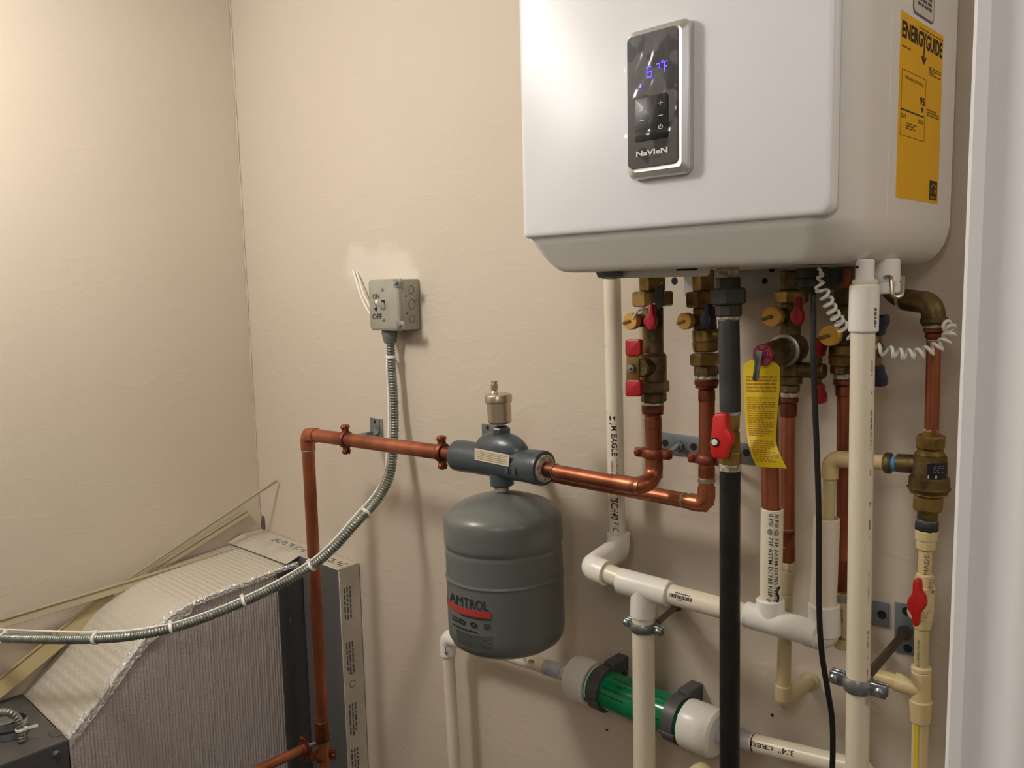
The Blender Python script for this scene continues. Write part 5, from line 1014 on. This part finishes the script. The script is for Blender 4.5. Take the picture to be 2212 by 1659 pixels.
mb = MB(); put_text(mb, 'CRESJ', lambda u, v: S0(u, v), 0.425, 0.285, -0.22, 0.34, 0.016); put_text(mb, '3/4"', lambda u, v: S0(u, v), 0.55, 0.455, -0.18, 0.38, 0.0); tube(mb, [S0(0.282, -0.9 + 1.8 * k_ / 12) for k_ in range(13)], 0.0008, 6); obj('pipe_lettering', mb, INK, op)
bt = thing('cpvc_elbow', 'cream CPVC elbow end poking up at the bottom edge by the gas pipe', 'elbow', at(1520, 1680, 1.06)); e_ = at(1522, 1662, 1.06); elbow(bt, e_ + V((0, -0.2, 0)), e_, e_ - UP * 0.2, rad(e_, 44), CPVC, 0.03, 0.02, name='elbow_body'); pipe(bt, e_ + V((0, -0.02, 0)), e_ + V((0, -0.16, 0)), rad(e_, 34), CPVC, 'front_pipe'); pipe(bt, e_ - UP * 0.02, V((e_.x, e_.y, 0.003)), rad(e_, 34), CPVC, 'drop_pipe')

# ================================================================== right-hand feed: bronze elbow, copper, backflow valve, cream CPVC
YQ = 1.05
fd = thing('copper_pipe', 'slim copper feed pipe at far right under a dark bronze elbow', 'copper pipe', at(2013, 850, YQ))
pipe(fd, at(2018, 715, YQ), at(2012, 945, YQ), rad(at(2014, 850, YQ), 32), COPPER)
bz = at(2017, 660, YQ); bl = at(1962, 650, YQ + 0.0); 
be = thing('bronze_elbow', 'dark bronze threaded elbow at far right beside the heater drain stub', 'elbow', bz)
b_a = at(1957, 648, YQ + 0.018); b_b = at(2014, 655, YQ); b_c = at(2018, 702, YQ)
obj('elbow_body', tube(MB(), fillet([b_a, b_b, b_c], 0.030, 12), rad(b_b, 54), 22), BRASS_DARK, be); mb = MB(); cyl(mb, at(2018, 686, YQ), at(2018, 699, YQ), rad(b_b, 62), 22, 0.001); obj('elbow_rim', mb, BRASS_DARK, be); pipe(be, at(1962, 649, YQ + 0.016), b_a + (b_a - b_b).normalized() * 0.006, rad(b_b, 50), TAPE_WHITE, 'thread_tape'); 
obj('rear_elbow', tube(MB(), fillet([b_a, at(1932, 640, YQ + 0.03), at(1905, 600, YQ + 0.02)], 0.03, 10), rad(b_b, 44), 20), BRASS_DARK, be)
stack(fd, 2018, 698, 2012, 940, YQ, [('thread_tape', 698, 712, (48, 44), TAPE_WHITE), ('adapter_ring', 708, 718, 48, COPPER_DARK), ('female_adapter', 717, 733, (40, 38), COPPER_DARK), ('solder_joint', 732, 738, 34, SOLDER)])
bf = thing('backflow_valve', 'bronze backflow preventer with a black nameplate at far right', 'valve', at(2006, 1080, YQ))
stack(bf, 2012, 920, 2003, 1130, YQ, [('inlet_nut', 926, 944, 37, BRASS, 'h', 0.3), ('union_nut', 940, 970, 66, BRASS, 'o'), ('neck', 969, 984, (56, 70), BRASS), ('body', 982, 1032, (74, 80), BRASS_DARK), ('lower_body', 1028, 1056, (90, 92), BRASS_DARK), ('flange', 1050, 1064, (98, 86), BRASS_DARK), ('taper', 1062, 1074, (84, 50), BRASS), ('lower_union', 1070, 1102, 68, BRASS, 'o'), ('tail', 1100, 1128, 46, BRASS_DARK)])
vA = at(2006, 1004, YQ); vB = at(1938, 1000, YQ); mb = MB(); cyl(mb, vA, vB, rad(vA, 46), 22, 0.001); obj('side_port', mb, BRASS_DARK, bf)
S = Scyl(at(2009, 994, YQ), at(2007, 1028, YQ), rad(vA, 81)); mb = MB(); vs = [S(u, v) for v in [(-0.12 + 1.0 * k_ / 8) for k_ in range(9)] for u in (0.0, 1.0)]; mb.add(vs, [(2 * i, 2 * i + 1, 2 * i + 3, 2 * i + 2) for i in range(8)]); np_ = obj('nameplate', mb, mat('nameplate_black', (26, 30, 40), 0.35), bf)
S = Scyl(at(2009, 994, YQ), at(2007, 1028, YQ), rad(vA, 81) + 0.0003); mb = MB(); quad(mb, S, 0.74, 0.93, -0.07, 0.40, 4); obj('nameplate_panel', mb, STICKER, np_)
mb = MB(); lines(mb, lambda u, v: S(v, u), 0.2, 0.75, 0.12, 0.6, 4, 0.35, (0.08, 0.2), 0.06); obj('nameplate_print', mb, mat('blue_grey_ink', (104, 116, 140), 0.5), np_)['kind'] = 'stuff'
cp_ = thing('cpvc_pipe', 'cream CPVC outlet pipe bending down into the plain white sleeve', 'CPVC pipe', at(1790, 1000, YQ))
k0 = at(1940, 1002, YQ); k1 = at(1794, 990, YQ - 0.002); k2 = at(1788, 1140, YD + 0.045)
pipe(cp_, k0, k1, rad(at(1880, 998, YQ), 30), CPVC); pipe(cp_, k1, k2, rad(at(1791, 1080, YQ), 29), CPVC_YEL, 'drop_pipe'); elbow(cp_, k0, k1, k2, rad(k1, 38), CPVC, 0.026, 0.022)
sleeve(cp_, k0, k1, 0.0, 0.10, rad(k0, 37), BLUE_TAPE, 'blue_tape'); sleeve(cp_, k0, k1, 0.09, 0.185, rad(k0, 51), BRASS_DARK, 'dark_union'); sleeve(cp_, k0, k1, 0.18, 0.42, rad(k0, 37), CPVC, 'male_adapter')
S = Scyl(at(1793, 1042, YQ), at(1789, 1116, YQ), rad(at(1791, 1080, YQ), 29)); mb = MB(); put_text(mb, 'HC HOT COLD CPVC 4120 CCU', S, 0.0, 1.0, -0.45, -0.12, 0.0); obj('pipe_lettering', mb, INK_GREY, cp_)
cv = thing('cpvc_pipe', 'cream CPVC drop below the backflow valve ending in a yellow-striped pipe', 'CPVC pipe', at(1985, 1600, YQ))
stack(cv, 2003, 1120, 1976, 1659, YQ, [('dark_nut', 1124, 1146, 54, IRON, 'o'), ('nut_seal', 1120, 1128, 48, STEEL_PLATE), ('cream_adapter', 1144, 1168, (52, 50), CPVC), ('adapter_lower', 1166, 1187, (46, 44), CPVC), ('upper_pipe', 1186, 1244, 31, CPVC)])
stack(cv, 1992, 1340, 1986, 1660, YQ, [('middle_pipe', 1340, 1450, 33, CPVC_YEL), ('tee_lip', 1438, 1450, 46, CPVC), ('tee_body', 1448, 1512, 46, CPVC), ('reducer', 1510, 1560, (52, 46), CPVC), ('striped_pipe', 1556, 1760, (37, 38), CPVC)])
tb0 = at(1989, 1488, YQ); tb1 = at(1900, 1462, YQ - 0.01); pipe(cv, tb0, tb0.lerp(tb1, 0.62), rad(tb0, 46), CPVC, 'tee_branch'); pipe(cv, tb0.lerp(tb1, 0.5), at(1850, 1448, YQ), rad(tb0, 38), CPVC_YEL, 'branch_pipe')
S = Scyl(at(1989, 1560, YQ), at(1986, 1760, YQ), rad(at(1988, 1600, YQ), 37.5) + 0.0002); pipe(cv, at(1985, 1740, YQ), down(at(1986, 1560, YQ), at(1985, 1740, YQ)), rad(at(1985, 1740, YQ), 37), CPVC, 'drop_pipe'); mb = MB(); quad(mb, S, 0, 1, -0.75, -0.25, 8); obj('yellow_stripe', mb, STRIPE_YEL, cv)
S = Scyl(at(1999, 1192, YQ), at(1997, 1240, YQ), rad(at(1998, 1210, YQ), 31)); mb = MB(); put_text(mb, 'MADE', S, 0.95, 0.05, 0.5, -0.1, 0.0); obj('pipe_lettering', mb, INK_GREY, cv)
S = Scyl(at(1991, 1378, YQ), at(1989, 1440, YQ), rad(at(1990, 1400, YQ), 33)); mb = MB(); put_text(mb, '6D 6700050 2781464', S, 0.95, 0.0, -0.2, -0.55, 0.0); obj('pipe_lettering', mb, INK_GREY, cv)
bv = thing('ball_valve', 'cream CPVC ball valve with a bright red paddle handle at far right', 'valve', at(1995, 1300, YQ))
stack(bv, 1998, 1236, 1992, 1352, YQ, [('upper_socket', 1238, 1266, (40, 46), CPVC), ('body', 1264, 1330, (50, 48), CPVC), ('lower_socket', 1328, 1358, (46, 40), CPVC)])
sb = at(1996, 1308, YQ); mb = MB(); cyl(mb, sb, sb + V((0, -0.03, 0)), 0.010, 16); obj('stem', mb, CPVC, bv)
pp = [(1972, 1252), (1984, 1252), (1987, 1260), (1988, 1280), (1996, 1290), (1999, 1304), (1996, 1316), (1986, 1326), (1984, 1350), (1978, 1357), (1970, 1353), (1967, 1328), (1959, 1318), (1957, 1304), (1961, 1292), (1969, 1284), (1970, 1262)]
mb = MB(); prism_px(mb, pp, YQ - 0.036, 0.012, 0.003); hd = obj('handle', mb, RED, bv); hd['label'] = 'red paddle handle'
S = Scyl(at(1999, 1244, YQ), at(1997, 1282, YQ), rad(at(1998, 1260, YQ), 49)); mb = MB(); put_text(mb, 'CR 2', S, 0.30, 0.0, 0.75, 0.35, 0.0); put_text(mb, 'HW', S, 0.62, 0.34, 0.7, 0.3, 0.0); put_text(mb, 'S', S, 0.80, 0.62, 0.8, 0.6, 0.02); obj('valve_lettering', mb, INK_GREY, bv)

# ================================================================== power cord and coiled wire
pc_ = thing('power_cord', 'black power cord hanging from the heater in front of the white sleeve', 'cord', at(1757, 600, .94))
path = [at(*c_) for c_ in ((1756, 588, .955), (1757, 650, .955), (1757, 760, .95), (1760, 860, .95), (1764, 960, .95), (1768, 1080, .95), (1769, 1200, .95), (1769, 1300, .95), (1774, 1400, .95), (1786, 1480, .955), (1797, 1550, .96), (1799, 1620, .962), (1796, 1700, .962), (1790, 1900, .965), (1788, 2300, .97), (1790, 2700, .98))]
mb = MB(); tube(mb, smooth_path(path, 8), rad(path[3], 13.2), 12); obj('cable', mb, BLACK, pc_)
mb = MB(); g0 = at(1756, 578, .955); lathe(mb, [(0, 0), (0.018, 0), (0.018, 0.012), (0.020, 0.013), (0.020, 0.022), (0.014, 0.026), (0.009, 0.030), (0, 0.030)], g0 , -UP, 12); obj('cord_grip', mb, BLACK, pc_)
g0 = at(1785, 580, .985); mb = MB(); lathe(mb, [(0, 0), (0.020, 0), (0.020, 0.016), (0.012, 0.024), (0, 0.026)], g0, -UP, 16); obj('grommet', mb, BLACK, pc_)
cw = thing('coiled_wire', 'white coiled wire looping from the heater to the copper feed pipe', 'wire', at(1770, 585, .955))
guide = resample(smooth_path([at(*c_) for c_ in ((1768, 580, .93), (1774, 592, .935), (1770, 614, .935), (1783, 640, .94), (1803, 680, .955), (1830, 716, .975), (1862, 742, .985), (1905, 756, .99), (1960, 766, 1.0), (2005, 758, 1.012), (2040, 738, 1.02), (2053, 712, 1.03), (2040, 700, 1.04))], 20), 0.001)
pts = []; L_ = len(guide); ph = 0.0
for i, p in enumerate(guide):
    d_ = (guide[min(i + 1, L_ - 1)] - guide[max(i - 1, 0)]).normalized(); x_, y_, _ = frame(d_); f = i / L_
    r_ = 0.0058 * min(1, i / 25); pitch = 0.0135 if 0.35 < f < 0.62 else 0.0098; ph += 2 * math.pi * 0.001 / pitch
    pts.append(p + (x_ * math.cos(ph) + y_ * math.sin(ph)) * r_)
mb = MB(); tube(mb, pts, 0.0019, 7); obj('coil', mb, WHITE_PLASTIC, cw)

# small holes and a shadowed corner gap on the back wall
for x, y in ((1311, 1577), (1668, 1545)):
    p = at(x, y, WY - 0.0004); o = obj('wall_nick', cyl(MB(), p, p + V((0, 0.0008, 0)), 0.003, 8), ROD_DARK, wall_back)

mb = MB(); prism_px(mb, [(566, 1113), (571, 1118), (573, 1140), (570, 1156), (558, 1158), (560, 1146), (563, 1136)], WY - 0.0012, 0.001); obj('torn_gap_shadow', mb, mat('gap_shadow_paint', (96, 86, 74), 0.9), wall_back)  # thin dark piece painting the shadow in the torn drywall gap
